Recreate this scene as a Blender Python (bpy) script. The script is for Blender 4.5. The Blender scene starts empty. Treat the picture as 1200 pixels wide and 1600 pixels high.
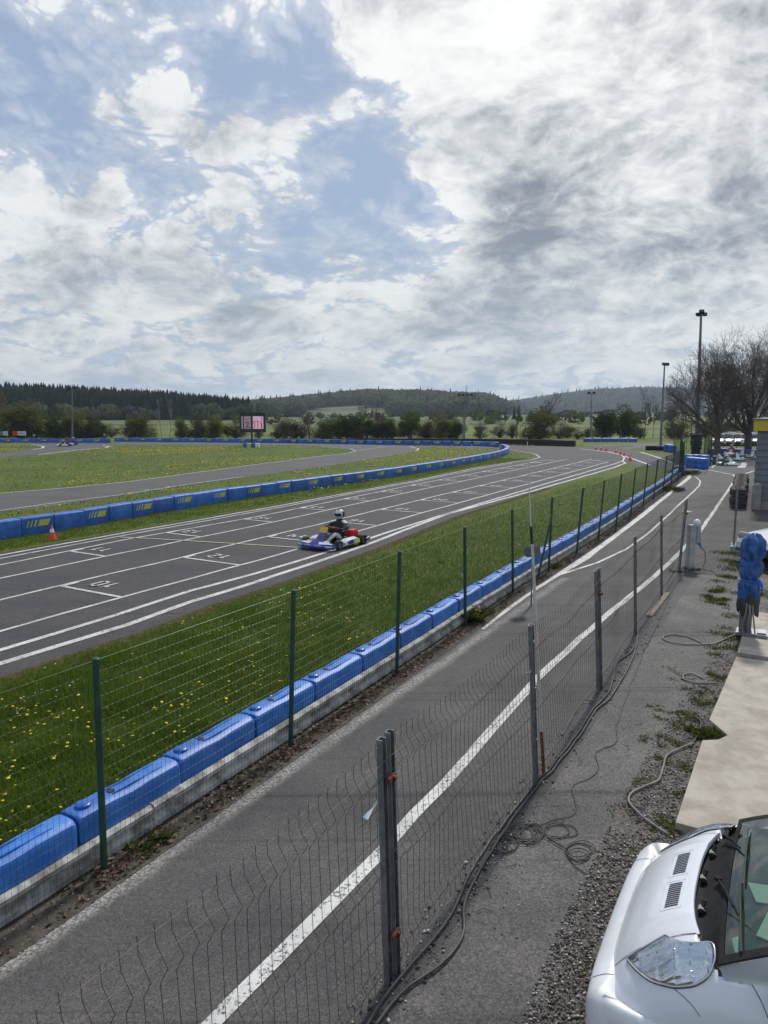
import bpy, bmesh, math, random
import numpy as np
from mathutils import Vector, Matrix, noise as mnoise
from mathutils.geometry import tessellate_polygon
R = math.radians
random.seed(7)
rng = np.random.default_rng(11)
SC = bpy.context.scene
COL = SC.collection

# ------------------------------------------------------------------ camera
CAM_H = 3.6
FPX = 1109.0                       # focal length in pixels of the 1200x1600 photograph
PITCH = math.atan(150.0 / FPX)
cd = bpy.data.cameras.new("camera"); cam = bpy.data.objects.new("camera", cd); COL.objects.link(cam)
cam.location = (0, 0, CAM_H); cam.rotation_euler = (R(90) - PITCH, 0, 0)
cd.sensor_fit = 'VERTICAL'; cd.sensor_height = 36.0; cd.lens = 36.0 * FPX / 1600.0
cd.clip_start = 0.05; cd.clip_end = 12000
SC.camera = cam

def ray(px, py):
    x = px - 600.0; y = py - 800.0
    return Vector((x, FPX * math.cos(PITCH) - y * math.sin(PITCH), -FPX * math.sin(PITCH) - y * math.cos(PITCH)))
def G(px, py, z=0.0):
    """ground (or height z) point seen at photo pixel px,py"""
    d = ray(px, py); t = (z - CAM_H) / d.z
    return Vector((d.x * t, d.y * t, z))
def AT(px, py, dist):
    """point seen at pixel at horizontal forward distance dist"""
    d = ray(px, py); t = dist / d.y
    return Vector((d.x * t, dist, CAM_H + d.z * t))
U = Vector((0.5, 0.8660254, 0)); V = Vector((0.8660254, -0.5, 0))
def P(u, v, z=0.0): return U * u + V * v + Vector((0, 0, z))

# ------------------------------------------------------------------ light and sky
SUN_AZ = R(24)      # to the right of straight ahead (+Y)
SUN_EL = R(46)
SC.view_settings.view_transform = 'Standard'; SC.view_settings.look = 'None'
SC.view_settings.exposure = 0.0; SC.view_settings.gamma = 1.0
sd = bpy.data.lights.new("sun", 'SUN'); sd.energy = 3.3; sd.angle = R(5); sd.color = (1, .96, .9)
sun = bpy.data.objects.new("sun", sd); COL.objects.link(sun)
sv = Vector((math.sin(SUN_AZ) * math.cos(SUN_EL), math.cos(SUN_AZ) * math.cos(SUN_EL), math.sin(SUN_EL)))
sun.rotation_euler = sv.to_track_quat('Z', 'Y').to_euler(); sun.location = (30, 60, 60)

W = bpy.data.worlds.new("World"); SC.world = W; W.use_nodes = True
W.cycles.sampling_method = 'MANUAL'; W.cycles.sample_map_resolution = 512
class NT:
    def __init__(s, tree): s.t = tree; s.n = tree.nodes; s.l = tree.links
    def new(s, typ, **kw):
        n = s.n.new(typ)
        for k, v in kw.items(): setattr(n, k, v)
        return n
    def put(s, sock, val):
        if hasattr(val, 'is_linked') or isinstance(val, bpy.types.NodeSocket): s.l.new(val, sock)
        elif val is not None: sock.default_value = val
    def math(s, op, a, b=None, c=None, clamp=False):
        n = s.new('ShaderNodeMath', operation=op); n.use_clamp = clamp
        s.put(n.inputs[0], a)
        if b is not None: s.put(n.inputs[1], b)
        if c is not None: s.put(n.inputs[2], c)
        return n.outputs[0]
    def vmath(s, op, a, b=None, scale=None):
        n = s.new('ShaderNodeVectorMath', operation=op); s.put(n.inputs[0], a)
        if b is not None: s.put(n.inputs[1], b)
        if scale is not None: s.put(n.inputs['Scale'], scale)
        return n.outputs['Value'] if op in ('DOT_PRODUCT', 'LENGTH') else n.outputs[0]
    def noise(s, vec, scale, detail=4, rough=.5, dist=0, out='Fac'):
        n = s.new('ShaderNodeTexNoise'); s.put(n.inputs['Vector'], vec)
        n.inputs['Scale'].default_value = scale; n.inputs['Detail'].default_value = detail
        n.inputs['Roughness'].default_value = rough; n.inputs['Distortion'].default_value = dist
        return n.outputs[0] if out == 'Fac' else n.outputs['Color']
    def remap(s, v, a, b, c=0., d=1., smooth=True):
        n = s.new('ShaderNodeMapRange'); n.interpolation_type = 'SMOOTHSTEP' if smooth else 'LINEAR'
        s.put(n.inputs[0], v)
        for i, x in enumerate((a, b, c, d)): s.put(n.inputs[1 + i], x)
        return n.outputs[0]
    def mix(s, f, a, b, blend='MIX'):
        n = s.new('ShaderNodeMix', data_type='RGBA', blend_type=blend)
        s.put(n.inputs[0], f)
        s.put(n.inputs[6], a if not isinstance(a, tuple) else (*a[:3], 1))
        s.put(n.inputs[7], b if not isinstance(b, tuple) else (*b[:3], 1))
        return n.outputs[2]

D35 = R(38)
def build_world():
    t = NT(W.node_tree); t.n.clear()
    out = t.new('ShaderNodeOutputWorld'); bg = t.new('ShaderNodeBackground')
    sky = t.new('ShaderNodeTexSky', sky_type='NISHITA'); sky.sun_disc = False
    sky.sun_elevation = SUN_EL; sky.sun_rotation = SUN_AZ; sky.air_density = 1.0; sky.dust_density = 1.5; sky.ozone_density = 1.0
    tc = t.new('ShaderNodeTexCoord'); d = tc.outputs['Generated']
    sep = t.new('ShaderNodeSeparateXYZ'); t.l.new(d, sep.inputs[0]); z = sep.outputs[2]
    zc = t.math('ADD', t.math('MAXIMUM', z, 0.0), 0.38)
    inv = t.math('DIVIDE', 1.0, zc)
    p = t.vmath('SCALE', d, scale=inv)
    warp = t.vmath('SCALE', t.vmath('SUBTRACT', t.noise(p, 3.0, 2, .45, out='Color'), (.5, .5, .5)), scale=0.17)
    warp2 = t.vmath('SUBTRACT', t.noise(p, 2.4, 4, .6, out='Color'), (.5, .5, .5))
    pw = t.vmath('ADD', p, warp)
    n1 = t.noise(pw, 4.2, 12, .62)
    n2 = t.noise(pw, 1.6, 5, .55)
    def blob(px, py, rad_px, amp, acc, stretch=None):
        c = ray(px, py).normalized(); rad = rad_px / FPX
        # wobble the rim with the warp noise so that no round outline shows
        dd = t.vmath('ADD', d, t.vmath('SCALE', warp2, scale=0.09))
        if stretch:   # (pixel direction, factor): elongated blob
            ang, fac = stretch
            c2 = ray(px + math.cos(ang) * 50, py - math.sin(ang) * 50).normalized()
            ax = (c2 - c); ax = (ax - c * ax.dot(c)).normalized()
            diff = t.vmath('SUBTRACT', dd, tuple(c))
            along = t.vmath('DOT_PRODUCT', diff, tuple(ax))
            diff = t.vmath('SUBTRACT', diff, t.vmath('SCALE', tuple(ax), scale=t.math('MULTIPLY', along, 1 - 1 / fac)))
            ln = t.vmath('LENGTH', diff)
        else:
            ln = t.vmath('LENGTH', t.vmath('SUBTRACT', dd, tuple(c)))
        v = t.remap(ln, rad * 1.15, 0, 0, amp)
        return v if acc is None else t.math('ADD', acc, v)
    m = None
    for b in CLOUD_BLOBS: m = blob(*b[:4], m, b[4] if len(b) > 4 else None)
    dk = None
    for b in DARK_BLOBS: dk = blob(*b[:4], dk, b[4] if len(b) > 4 else None)
    def puffs(vec):
        acc = None
        for sc_, am in ((4.2, .40), (9.1, .27), (19.5, .17), (41., .10), (85., .06)):
            b = t.math('ABSOLUTE', t.math('MULTIPLY_ADD', t.noise(vec, sc_, 0, .5), 2.0, -1.0))
            b = t.math('MULTIPLY', b, am * 1.9)
            acc = b if acc is None else t.math('ADD', acc, b)
        return acc       # round bumps with sharp creases
    pf0 = puffs(pw); pf = t.math('SUBTRACT', pf0, .50)
    base = t.math('ADD', t.math('ADD', t.math('MULTIPLY', t.math('SUBTRACT', n1, .5), 1.5), t.math('MULTIPLY', t.math('SUBTRACT', n2, .5), 1.4)), t.math('MULTIPLY', pf, 1.35))
    dens = t.math('ADD', base, t.math('ADD', m, .03))
    cov = t.remap(dens, -.10, .26)
    thin = t.remap(dens, -.45, .15, 0, .40)
    cov = t.math('MAXIMUM', cov, thin)
    # relief of the puffs seen against the light: the side toward the sun is bright
    off = t.vmath('ADD', pw, (sv.x * .045, sv.y * .045, .03))
    nS = t.noise(off, 4.2, 9, .6)
    rel = t.math('ADD', t.math('MULTIPLY', t.math('SUBTRACT', n1, nS), 2.6), t.math('MULTIPLY', t.math('SUBTRACT', pf0, puffs(off)), 2.1))
    n3 = t.noise(t.vmath('ADD', pw, (5.3, 2.1, 7.7)), 2.6, 8, .58)
    n3 = t.math('MULTIPLY', t.math('SUBTRACT', n3, .57), 3.6)
    thick = t.math('ADD', t.math('ADD', t.math('MULTIPLY', t.math('MINIMUM', dens, 1.0), .45), t.math('ADD', dk, n3)), t.math('MULTIPLY', rel, -0.75))
    grey = t.remap(thick, -.60, 1.70, 0, 1)
    sund = t.vmath('DOT_PRODUCT', d, tuple(sv))
    glow = t.remap(sund, .72, 1.0, 0, 1)
    white = t.mix(glow, (8.8, 9.0, 9.1), (10.5, 10.5, 10.3))
    low = t.remap(z, .0, .30, 1, 0)
    white = t.mix(low, white, (7.9, 8.1, 7.9))
    ccol = t.mix(grey, white, t.mix(low, (2.2, 2.5, 3.1), (3.8, 4.6, 5.3)))
    hz = t.remap(z, -.02, .32, 1, 0)
    blue = t.mix(.75, t.mix(.5, sky.outputs[0], (2.8, 4.0, 6.4)), (3.4, 4.4, 6.1))
    blue = t.mix(hz, blue, (3.9, 5.0, 6.1))
    col = t.mix(cov, blue, ccol)
    t.l.new(col, bg.inputs[0]); bg.inputs[1].default_value = 0.10
    t.l.new(bg.outputs[0], out.inputs[0])
D35 = R(38)
CLOUD_BLOBS = [(420, 330, 260, -.42), (60, 60, 260, -.28), (330, 40, 200, -.22), (470, 130, 190, -.42), (640, 350, 120, -.50), (560, 300, 130, -.30), (130, 250, 150, -.25), (420, 390, 110, -.3),
    (200, 130, 110, .50), (300, 215, 90, .55), (440, 265, 95, .75, (D35, 1.8)), (150, 300, 60, .6), (60, 330, 110, .45), (410, 20, 70, .35),
    (150, 500, 420, .34), (560, 470, 260, .38), (900, 150, 520, .52), (1100, 300, 400, .38), (820, 420, 300, .34), (600, 60, 130, .40), (330, 430, 150, .25), (480, 480, 160, .25), (760, 250, 130, .2)]
DARK_BLOBS = [(820, 335, 85, .85, (D35, 1.5)), (690, 480, 70, .95), (880, 445, 105, .70, (D35, 1.7)), (1160, 370, 110, .70, (D35, 1.8)),
    (1150, 190, 110, .80, (D35, 1.7)), (340, 445, 110, .5), (200, 460, 200, .28), (860, 560, 130, .45, (0, 1.8)), (150, 560, 200, .40, (0, 1.8)),
    (1000, 120, 250, -.08), (1000, 300, 110, -.25, (D35, 2.0)), (650, 220, 160, -.2), (500, 570, 120, .3, (0, 2.0)), (1080, 500, 150, .25), (300, 380, 120, -.2)]
build_world()
# ------------------------------------------------------------------ materials
MATS = {}
def mat(name, col, rough=.6, col2=None, scale=8., bump=0., bscale=60., metal=0., spec=.5, coat=0., alpha=None, trans=0., detail=5, rnd=0., sss=0, lo=.35, hi=.65, scuff=None):
    if name in MATS: return MATS[name]
    m = bpy.data.materials.new(name); m.use_nodes = True; MATS[name] = m
    t = NT(m.node_tree); t.n.clear()
    out = t.new('ShaderNodeOutputMaterial'); b = t.new('ShaderNodeBsdfPrincipled')
    t.l.new(b.outputs[0], out.inputs[0])
    b.inputs['Roughness'].default_value = rough; b.inputs['Metallic'].default_value = metal
    b.inputs['Specular IOR Level'].default_value = spec; b.inputs['Coat Weight'].default_value = coat
    b.inputs['Coat Roughness'].default_value = .05
    b.inputs['Transmission Weight'].default_value = trans
    tc = t.new('ShaderNodeTexCoord'); v = tc.outputs['Object']
    c = (*col, 1)
    if col2:
        f = t.remap(t.noise(v, scale, detail, .6), lo, hi)
        c = t.mix(f, col, col2)
    if scuff:
        oi2 = t.new('ShaderNodeObjectInfo'); vv = t.vmath('ADD', v, t.vmath('SCALE', oi2.outputs['Location'], scale=.37))
        c = t.mix(t.remap(t.noise(t.vmath('MULTIPLY', vv, (1, 1, 2.6)), 3.4, 7, .72), .54, .70, 0, .75), c, scuff)
        c = t.mix(t.remap(t.noise(t.vmath('MULTIPLY', vv, (2, 2, 16)), 2.2, 5, .7), .60, .70, 0, .45), c, (.30, .33, .38))
    if rnd:
        oi = t.new('ShaderNodeObjectInfo')
        k = t.remap(oi.outputs['Random'], 0, 1, 1 - rnd, 1 + rnd, smooth=False)
        cc = t.new('ShaderNodeHueSaturation'); t.put(cc.inputs['Color'], c); t.put(cc.inputs['Value'], k); c = cc.outputs[0]
    t.put(b.inputs['Base Color'], c)
    if bump:
        bn = t.new('ShaderNodeBump'); bn.inputs['Strength'].default_value = bump; bn.inputs['Distance'].default_value = .01
        t.put(bn.inputs['Height'], t.noise(v, bscale, 4, .6)); t.l.new(bn.outputs[0], b.inputs['Normal'])
    return m
def leafmat(name, col, col2, rnd=.15, sc=1.1):
    """two sided leaf: diffuse + translucent"""
    if name in MATS: return MATS[name]
    m = bpy.data.materials.new(name); m.use_nodes = True; MATS[name] = m
    t = NT(m.node_tree); t.n.clear()
    out = t.new('ShaderNodeOutputMaterial'); a = t.new('ShaderNodeBsdfDiffuse'); b = t.new('ShaderNodeBsdfTranslucent')
    ms = t.new('ShaderNodeMixShader'); ms.inputs[0].default_value = .32
    tc = t.new('ShaderNodeTexCoord')
    f = t.remap(t.noise(tc.outputs['Object'], sc, 5, .7), .35, .65)
    c = t.mix(f, col, col2)
    oi = t.new('ShaderNodeObjectInfo'); hs = t.new('ShaderNodeHueSaturation')
    t.put(hs.inputs['Color'], c); t.put(hs.inputs['Value'], t.remap(oi.outputs['Random'], 0, 1, 1 - rnd, 1 + rnd, smooth=False))
    t.put(a.inputs[0], hs.outputs[0]); t.put(b.inputs[0], hs.outputs[0])
    t.l.new(a.outputs[0], ms.inputs[1]); t.l.new(b.outputs[0], ms.inputs[2]); t.l.new(ms.outputs[0], out.inputs[0])
    return m

# ------------------------------------------------------------------ objects
def tag(o, label=None, cat=None, group=None, kind=None):
    if label: o['label'] = label
    if cat: o['category'] = cat
    if group: o['group'] = group
    if kind: o['kind'] = kind
    return o
def thing(name, label, cat, loc=(0, 0, 0), rotz=0, group=None):
    o = bpy.data.objects.new(name, None); COL.objects.link(o); o.empty_display_size = .2
    o.location = loc; o.rotation_euler = (0, 0, rotz)
    return tag(o, label, cat, group)
def link_mesh(name, me, parent=None):
    o = bpy.data.objects.new(name, me); COL.objects.link(o); o.parent = parent
    return o
def copy_tree(o, parent=None, hide_label=False):
    c = o.copy(); COL.objects.link(c); c.parent = parent
    for ch in list(o.children): copy_tree(ch, c)
    return c
def sub_thing(proto, used, loc, rotz, label, group=None):
    """first use moves the prototype itself, later uses copy it"""
    if used.get(proto.name): r = copy_tree(proto)
    else: r = proto; used[proto.name] = True
    r.location = loc; r.rotation_euler = (0, 0, rotz); r['label'] = label
    if group: r['group'] = group
    return r
USED = {}

class MB:
    """collects vertices and faces; build() links them as ONE mesh object"""
    def __init__(s): s.v = []; s.f = []; s.m = []; s.off = Vector((0, 0, 0))
    def add(s, vs, fs, mi=0):
        b = len(s.v); s.v.extend([tuple(Vector(p) - s.off) for p in vs])
        s.f.extend([tuple(i + b for i in f) for f in fs]); s.m.extend([mi] * len(fs)); return s
    def box(s, c, size, rz=0, mi=0, tilt=None, bev=0):
        hx, hy, hz = [a / 2 for a in size]
        if bev:
            bm = bmesh.new(); bmesh.ops.create_cube(bm, size=1)
            for w in bm.verts: w.co = Vector((w.co.x * size[0], w.co.y * size[1], w.co.z * size[2]))
            bmesh.ops.bevel(bm, geom=bm.edges[:], offset=bev, segments=2, affect='EDGES')
            vs = [w.co.copy() for w in bm.verts]; bm.verts.index_update(); fs = [[w.index for w in f.verts] for f in bm.faces]; bm.free()
        else:
            vs = [Vector((x, y, z)) for x in (-hx, hx) for y in (-hy, hy) for z in (-hz, hz)]
            fs = [(0, 1, 3, 2), (4, 6, 7, 5), (0, 4, 5, 1), (2, 3, 7, 6), (0, 2, 6, 4), (1, 5, 7, 3)]
        M = Matrix.Rotation(rz, 3, 'Z')
        if tilt is not None: M = M @ tilt
        return s.add([M @ p + Vector(c) for p in vs], fs, mi)
    def tube(s, pts, r, n=6, mi=0, cap=True, closed=False):
        pts = [Vector(p) for p in pts]; L = len(pts)
        rs = r if isinstance(r, (list, tuple)) else [r] * L
        vs = []; prev = None
        for i, p in enumerate(pts):
            if closed: d = pts[(i + 1) % L] - pts[i - 1]
            else: d = pts[min(i + 1, L - 1)] - pts[max(i - 1, 0)]
            if d.length < 1e-9: d = Vector((0, 0, 1))
            d.normalize()
            if prev is None:
                a = Vector((0, 0, 1)) if abs(d.z) < .9 else Vector((1, 0, 0)); x = d.cross(a).normalized()
            else:
                x = prev - d * prev.dot(d)
                x = x.normalized() if x.length > 1e-6 else d.orthogonal().normalized()
            prev = x; y = d.cross(x)
            for k in range(n):
                a = 2 * math.pi * k / n; vs.append(p + (x * math.cos(a) + y * math.sin(a)) * rs[i])
        fs = []
        for i in range(L if closed else L - 1):
            j = (i + 1) % L
            for k in range(n): fs.append((i * n + k, i * n + (k + 1) % n, j * n + (k + 1) % n, j * n + k))
        if cap and not closed: fs += [tuple(range(n))[::-1], tuple((L - 1) * n + k for k in range(n))]
        return s.add(vs, fs, mi)
    def lathe(s, prof, c=(0, 0, 0), n=16, mi=0, axis='Z', M=None):
        vs = []; fs = []
        for r, z in prof:
            for k in range(n):
                a = 2 * math.pi * k / n; p = Vector((r * math.cos(a), r * math.sin(a), z))
                if axis == 'Y': p = Vector((p.x, p.z, p.y))
                if axis == 'X': p = Vector((p.z, p.x, p.y))
                if M is not None: p = M @ p
                vs.append(p + Vector(c))
        for i in range(len(prof) - 1):
            for k in range(n): fs.append((i * n + k, i * n + (k + 1) % n, (i + 1) * n + (k + 1) % n, (i + 1) * n + k))
        return s.add(vs, fs, mi)
    def poly(s, pts, mi=0):
        """flat filled outline"""
        pts = [Vector(p) for p in pts]
        tri = tessellate_polygon([pts]); return s.add(pts, [tuple(t) for t in tri], mi)
    def slab(s, pts, z0, z1, mi=0):
        """outline pulled up from z0 to z1"""
        a = [Vector((p[0], p[1], z0)) for p in pts]; b = [Vector((p[0], p[1], z1)) for p in pts]; n = len(pts)
        tri = tessellate_polygon([b])
        s.add(a + b, [tuple(i + n for i in t) for t in tri] + [tuple(t)[::-1] for t in tri] + [(i, (i + 1) % n, (i + 1) % n + n, i + n) for i in range(n)], mi)
        return s
    def grid(s, rows, mi=0, closed=False):
        """rows of points -> quads"""
        nr = len(rows); nc = len(rows[0]); vs = [p for r_ in rows for p in r_]
        fs = [(i * nc + j, i * nc + (j + 1) % nc, (i + 1) * nc + (j + 1) % nc, (i + 1) * nc + j) for i in range(nr - 1) for j in range(nc if closed else nc - 1)]
        return s.add(vs, fs, mi)
    def ribbon(s, pts, w, z=0.009, mi=0, w2=None, jitter=0):
        """painted line on the ground"""
        pts = [Vector((p[0], p[1], 0)) for p in pts]; rows = []
        for i, p in enumerate(pts):
            d = pts[min(i + 1, len(pts) - 1)] - pts[max(i - 1, 0)]; d.normalize(); nrm = Vector((-d.y, d.x, 0))
            ww = w if w2 is None else w + (w2 - w) * i / (len(pts) - 1)
            rows.append([p + nrm * ww / 2 + Vector((0, 0, z)), p - nrm * ww / 2 + Vector((0, 0, z))])
        return s.grid(rows, mi)
    def build(s, name, mats, parent=None, smooth=False, fix=True):
        me = bpy.data.meshes.new(name); me.from_pydata(s.v, [], s.f)
        for m in (mats if isinstance(mats, (list, tuple)) else [mats]): me.materials.append(m)
        if any(s.m): me.polygons.foreach_set('material_index', s.m)
        if fix and len(s.f) < 60000:
            bm = bmesh.new(); bm.from_mesh(me); bmesh.ops.recalc_face_normals(bm, faces=bm.faces); bm.to_mesh(me); bm.free()
        if smooth: me.shade_smooth()
        if smooth == 'auto': me.set_sharp_from_angle(angle=R(35))
        me.update(); return link_mesh(name, me, parent)

def np_mesh(name, verts, faces, mats, parent=None, mi=None, smooth=False):
    """fast mesh from numpy arrays (all faces the same size)"""
    verts = np.ascontiguousarray(verts, dtype=np.float32); faces = np.ascontiguousarray(faces, dtype=np.int32)
    me = bpy.data.meshes.new(name); k = faces.shape[1]
    me.vertices.add(len(verts)); me.vertices.foreach_set('co', verts.ravel())
    me.loops.add(faces.size); me.loops.foreach_set('vertex_index', faces.ravel())
    me.polygons.add(len(faces)); me.polygons.foreach_set('loop_start', np.arange(0, faces.size, k, dtype=np.int32))
    for m in (mats if isinstance(mats, (list, tuple)) else [mats]): me.materials.append(m)
    if mi is not None: me.polygons.foreach_set('material_index', np.ascontiguousarray(mi, dtype=np.int32))
    if smooth: me.polygons.foreach_set('use_smooth', np.ones(len(faces), dtype=bool))
    me.update(calc_edges=True); me.validate()
    return link_mesh(name, me, parent)
def scatter(tv, tf, pos, scl, rot, tilt=None):
    """stamp template verts/faces at many places: returns verts, faces"""
    tv = np.asarray(tv, float); tf = np.asarray(tf, int); n = len(pos)
    c, s = np.cos(rot), np.sin(rot); scl = np.asarray(scl, float)
    if scl.ndim == 1: scl = np.repeat(scl[:, None], 3, 1)
    v = tv[None] * scl[:, None]
    if tilt is not None:
        ct, st = np.cos(tilt), np.sin(tilt)
        y = v[:, :, 1] * ct[:, None] - v[:, :, 2] * st[:, None]; z = v[:, :, 1] * st[:, None] + v[:, :, 2] * ct[:, None]
        v = np.stack([v[:, :, 0], y, z], 2)
    x = v[:, :, 0] * c[:, None] - v[:, :, 1] * s[:, None]; y = v[:, :, 0] * s[:, None] + v[:, :, 1] * c[:, None]
    v = np.stack([x, y, v[:, :, 2]], 2) + np.asarray(pos)[:, None]
    f = tf[None] + (np.arange(n) * len(tv))[:, None, None]
    return v.reshape(-1, 3), f.reshape(-1, tf.shape[1])
ONES = ['', 'first', 'second', 'third', 'fourth', 'fifth', 'sixth', 'seventh', 'eighth', 'ninth', 'tenth', 'eleventh', 'twelfth', 'thirteenth', 'fourteenth', 'fifteenth', 'sixteenth', 'seventeenth', 'eighteenth', 'nineteenth']
def ordn(i):
    if i < 20: return ONES[i]
    t = ['', '', 'twent', 'thirt', 'fort', 'fift', 'sixt', 'sevent', 'eight', 'ninet'][i // 10]
    return t + 'ieth' if i % 10 == 0 else t + 'y-' + ONES[i % 10]
def struct(o, kind='structure'): o['kind'] = kind; return o
# ------------------------------------------------------------------ ground and roads
def asphalt(name, c1, c2, grit, patch=.5):
    m = bpy.data.materials.new(name); m.use_nodes = True; MATS[name] = m
    t = NT(m.node_tree); t.n.clear()
    out = t.new('ShaderNodeOutputMaterial'); b = t.new('ShaderNodeBsdfPrincipled'); t.l.new(b.outputs[0], out.inputs[0])
    v = t.new('ShaderNodeTexCoord').outputs['Object']
    rot = t.new('ShaderNodeMapping'); rot.inputs['Rotation'].default_value = (0, 0, R(-60)); rot.inputs['Scale'].default_value = (.12, 1, 1)
    t.l.new(v, rot.inputs[0])
    big = t.remap(t.noise(v, patch, 5, .6), .3, .7)
    lanes = t.remap(t.noise(rot.outputs[0], .9, 4, .5), .35, .7)
    c = t.mix(big, c1, c2)
    c = t.mix(t.math('MULTIPLY', lanes, .35), c, tuple(x * .72 for x in c1))
    # rubbered-in driving lines and old skid marks running with the lane
    rot2 = t.new('ShaderNodeMapping'); rot2.inputs['Rotation'].default_value = (0, 0, R(-61.5)); rot2.inputs['Scale'].default_value = (.035, 2.6, 1); t.l.new(v, rot2.inputs[0])
    skid = t.remap(t.noise(rot2.outputs[0], 1.6, 5, .65), .56, .70); c = t.mix(t.math('MULTIPLY', skid, .62), c, (.028, .027, .028))
    pat = t.remap(t.noise(v, 2.3, 6, .7), .60, .72); c = t.mix(t.math('MULTIPLY', pat, .35), c, tuple(min(1, x * 1.55) for x in c2))
    vor = t.new('ShaderNodeTexVoronoi'); vor.inputs['Scale'].default_value = grit; t.l.new(v, vor.inputs['Vector'])
    st = t.remap(vor.outputs['Color'], .2, 1.0, .66, 1.42, smooth=False)
    c = t.mix(1.0, c, st, 'MULTIPLY')
    fine = t.remap(t.noise(v, grit * .45, 3, .7), .3, .7, .75, 1.25)
    c = t.mix(1.0, c, fine, 'MULTIPLY')
    crack = t.new('ShaderNodeTexVoronoi', feature='DISTANCE_TO_EDGE'); crack.inputs['Scale'].default_value = .35
    t.put(crack.inputs['Vector'], t.vmath('ADD', v, t.vmath('SCALE', t.noise(v, 1.4, 5, .7, out='Color'), scale=1.4)))
    ck = t.remap(crack.outputs['Distance'], .0, .006, .30, 0)
    c = t.mix(ck, c, (.025, .025, .025))
    t.put(b.inputs['Base Color'], c)
    b.inputs['Roughness'].default_value = .85; b.inputs['Specular IOR Level'].default_value = .3
    bn = t.new('ShaderNodeBump'); bn.inputs['Strength'].default_value = .45; bn.inputs['Distance'].default_value = .006
    t.put(bn.inputs['Height'], t.noise(v, grit * .8, 2, .6)); t.l.new(bn.outputs[0], b.inputs['Normal'])
    return m
M_TRACK = asphalt('track_asphalt', (.054, .052, .056), (.072, .068, .070), 70)
M_INF = asphalt('infield_asphalt', (.082, .079, .080), (.108, .103, .101), 45)
M_PIT = asphalt('pit_asphalt', (.068, .066, .066), (.106, .100, .096), 130, .7)
M_SRV = asphalt('service_asphalt', (.084, .080, .077), (.148, .138, .128), 95, 1.0)

def grassmat():
    m = bpy.data.materials.new('grass_ground'); m.use_nodes = True
    t = NT(m.node_tree); t.n.clear()
    out = t.new('ShaderNodeOutputMaterial'); b = t.new('ShaderNodeBsdfPrincipled'); t.l.new(b.outputs[0], out.inputs[0])
    v = t.new('ShaderNodeTexCoord').outputs['Object']
    a = t.remap(t.noise(v, .16, 6, .6), .35, .65); f = t.remap(t.noise(v, 1.3, 6, .75), .3, .7)
    c = t.mix(a, (.058, .105, .012), (.100, .142, .020))
    c = t.mix(t.math('MULTIPLY', f, .6), c, (.120, .112, .030))
    c = t.mix(t.remap(t.noise(v, .55, 7, .75), .56, .74, 0, .7), c, (.12, .10, .045))
    c = t.mix(1.0, c, t.remap(t.noise(v, 14, 5, .75), .3, .7, .6, 1.4), 'MULTIPLY')
    # farmland beyond the track: bands of meadow, ploughed soil and stubble
    sep = t.new('ShaderNodeSeparateXYZ'); t.l.new(v, sep.inputs[0])
    yy = t.math('ADD', sep.outputs[1], t.math('MULTIPLY', t.noise(v, .01, 2, .5), 60.))
    far = t.remap(sep.outputs[1], 118, 128)
    band = t.noise(t.vmath('MULTIPLY', v, (.0022, .016, 0)), 1.0, 2, .4)
    fc = t.mix(t.remap(band, .42, .46), (.060, .105, .022), (.105, .140, .034))
    fc = t.mix(t.remap(band, .53, .55), fc, (.085, .066, .040))
    fc = t.mix(t.remap(band, .62, .64), fc, (.055, .105, .026))
    c = t.mix(far, c, fc)
    t.put(b.inputs['Base Color'], c); b.inputs['Roughness'].default_value = .9; b.inputs['Specular IOR Level'].default_value = .2
    bn = t.new('ShaderNodeBump'); bn.inputs['Strength'].default_value = .9; bn.inputs['Distance'].default_value = .06
    t.put(bn.inputs['Height'], t.noise(v, 22, 5, .8)); t.l.new(bn.outputs[0], b.inputs['Normal'])
    return m
M_GRASS = grassmat()

# terrain: one sheet, flat at the track, rising to the wooded hills. heights by distance and bearing
def skyl(x, pts):
    if x <= pts[0][0]: return pts[0][1]
    for (a, b), (c, d) in zip(pts, pts[1:]):
        if x <= c: return b + (d - b) * (x - a) / (c - a)
    return pts[-1][1]
def sstep(a, b, x):
    t = min(1, max(0, (x - a) / (b - a))); return t * t * (3 - 2 * t)
# skyline of bare ground in photo pixels above the horizon line, per ridge: (distance, width, [(px, height_px)])
RIDGES = [(470, 150, [(-900, 14), (-300, 12), (0, 13), (120, 10), (260, 5), (380, -2), (450, -5)]),
          (950, 330, [(330, -6), (400, 8), (480, 15), (570, 24), (650, 23), (760, 17), (800, 2), (860, -6)]),
          (2000, 620, [(400, 0), (560, 8), (700, 2), (760, 8), (800, 14), (860, 22), (920, 29), (1000, 31), (1100, 29), (1250, 32), (1900, 26)]),
          (3400, 900, [(-1600, 20), (-400, 26), (0, 14), (400, 4), (760, 10), (900, 20), (1300, 28), (2400, 30)])]
def terr(x, y):
    d = math.hypot(x, y)
    if d < 125 or y <= 0: return 0.0 if d < 125 else 6 * sstep(300, 1500, d)
    px = 600 + FPX * x / y * (1 / math.cos(PITCH)) * .985
    z = 2.2 * sstep(125, 420, d) + 3 * sstep(400, 1500, d)
    for D, Wd, sk in RIDGES:
        hgt = CAM_H + skyl(px, sk) * D / FPX
        if hgt > 0: z = max(z, hgt * sstep(D - Wd, D, d) + (0 if d < D else -.3 * hgt * sstep(D, D + Wd * 1.5, d)))
    z += 1.2 * sstep(200, 500, d) * mnoise.noise(Vector((x * .008, y * .008, 0)))
    return z
rows = []
rad = [0.5, 4, 10, 20, 40, 70, 100, 125] + [125 * 1.035 ** k for k in range(1, 112)]
NA = 288
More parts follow.
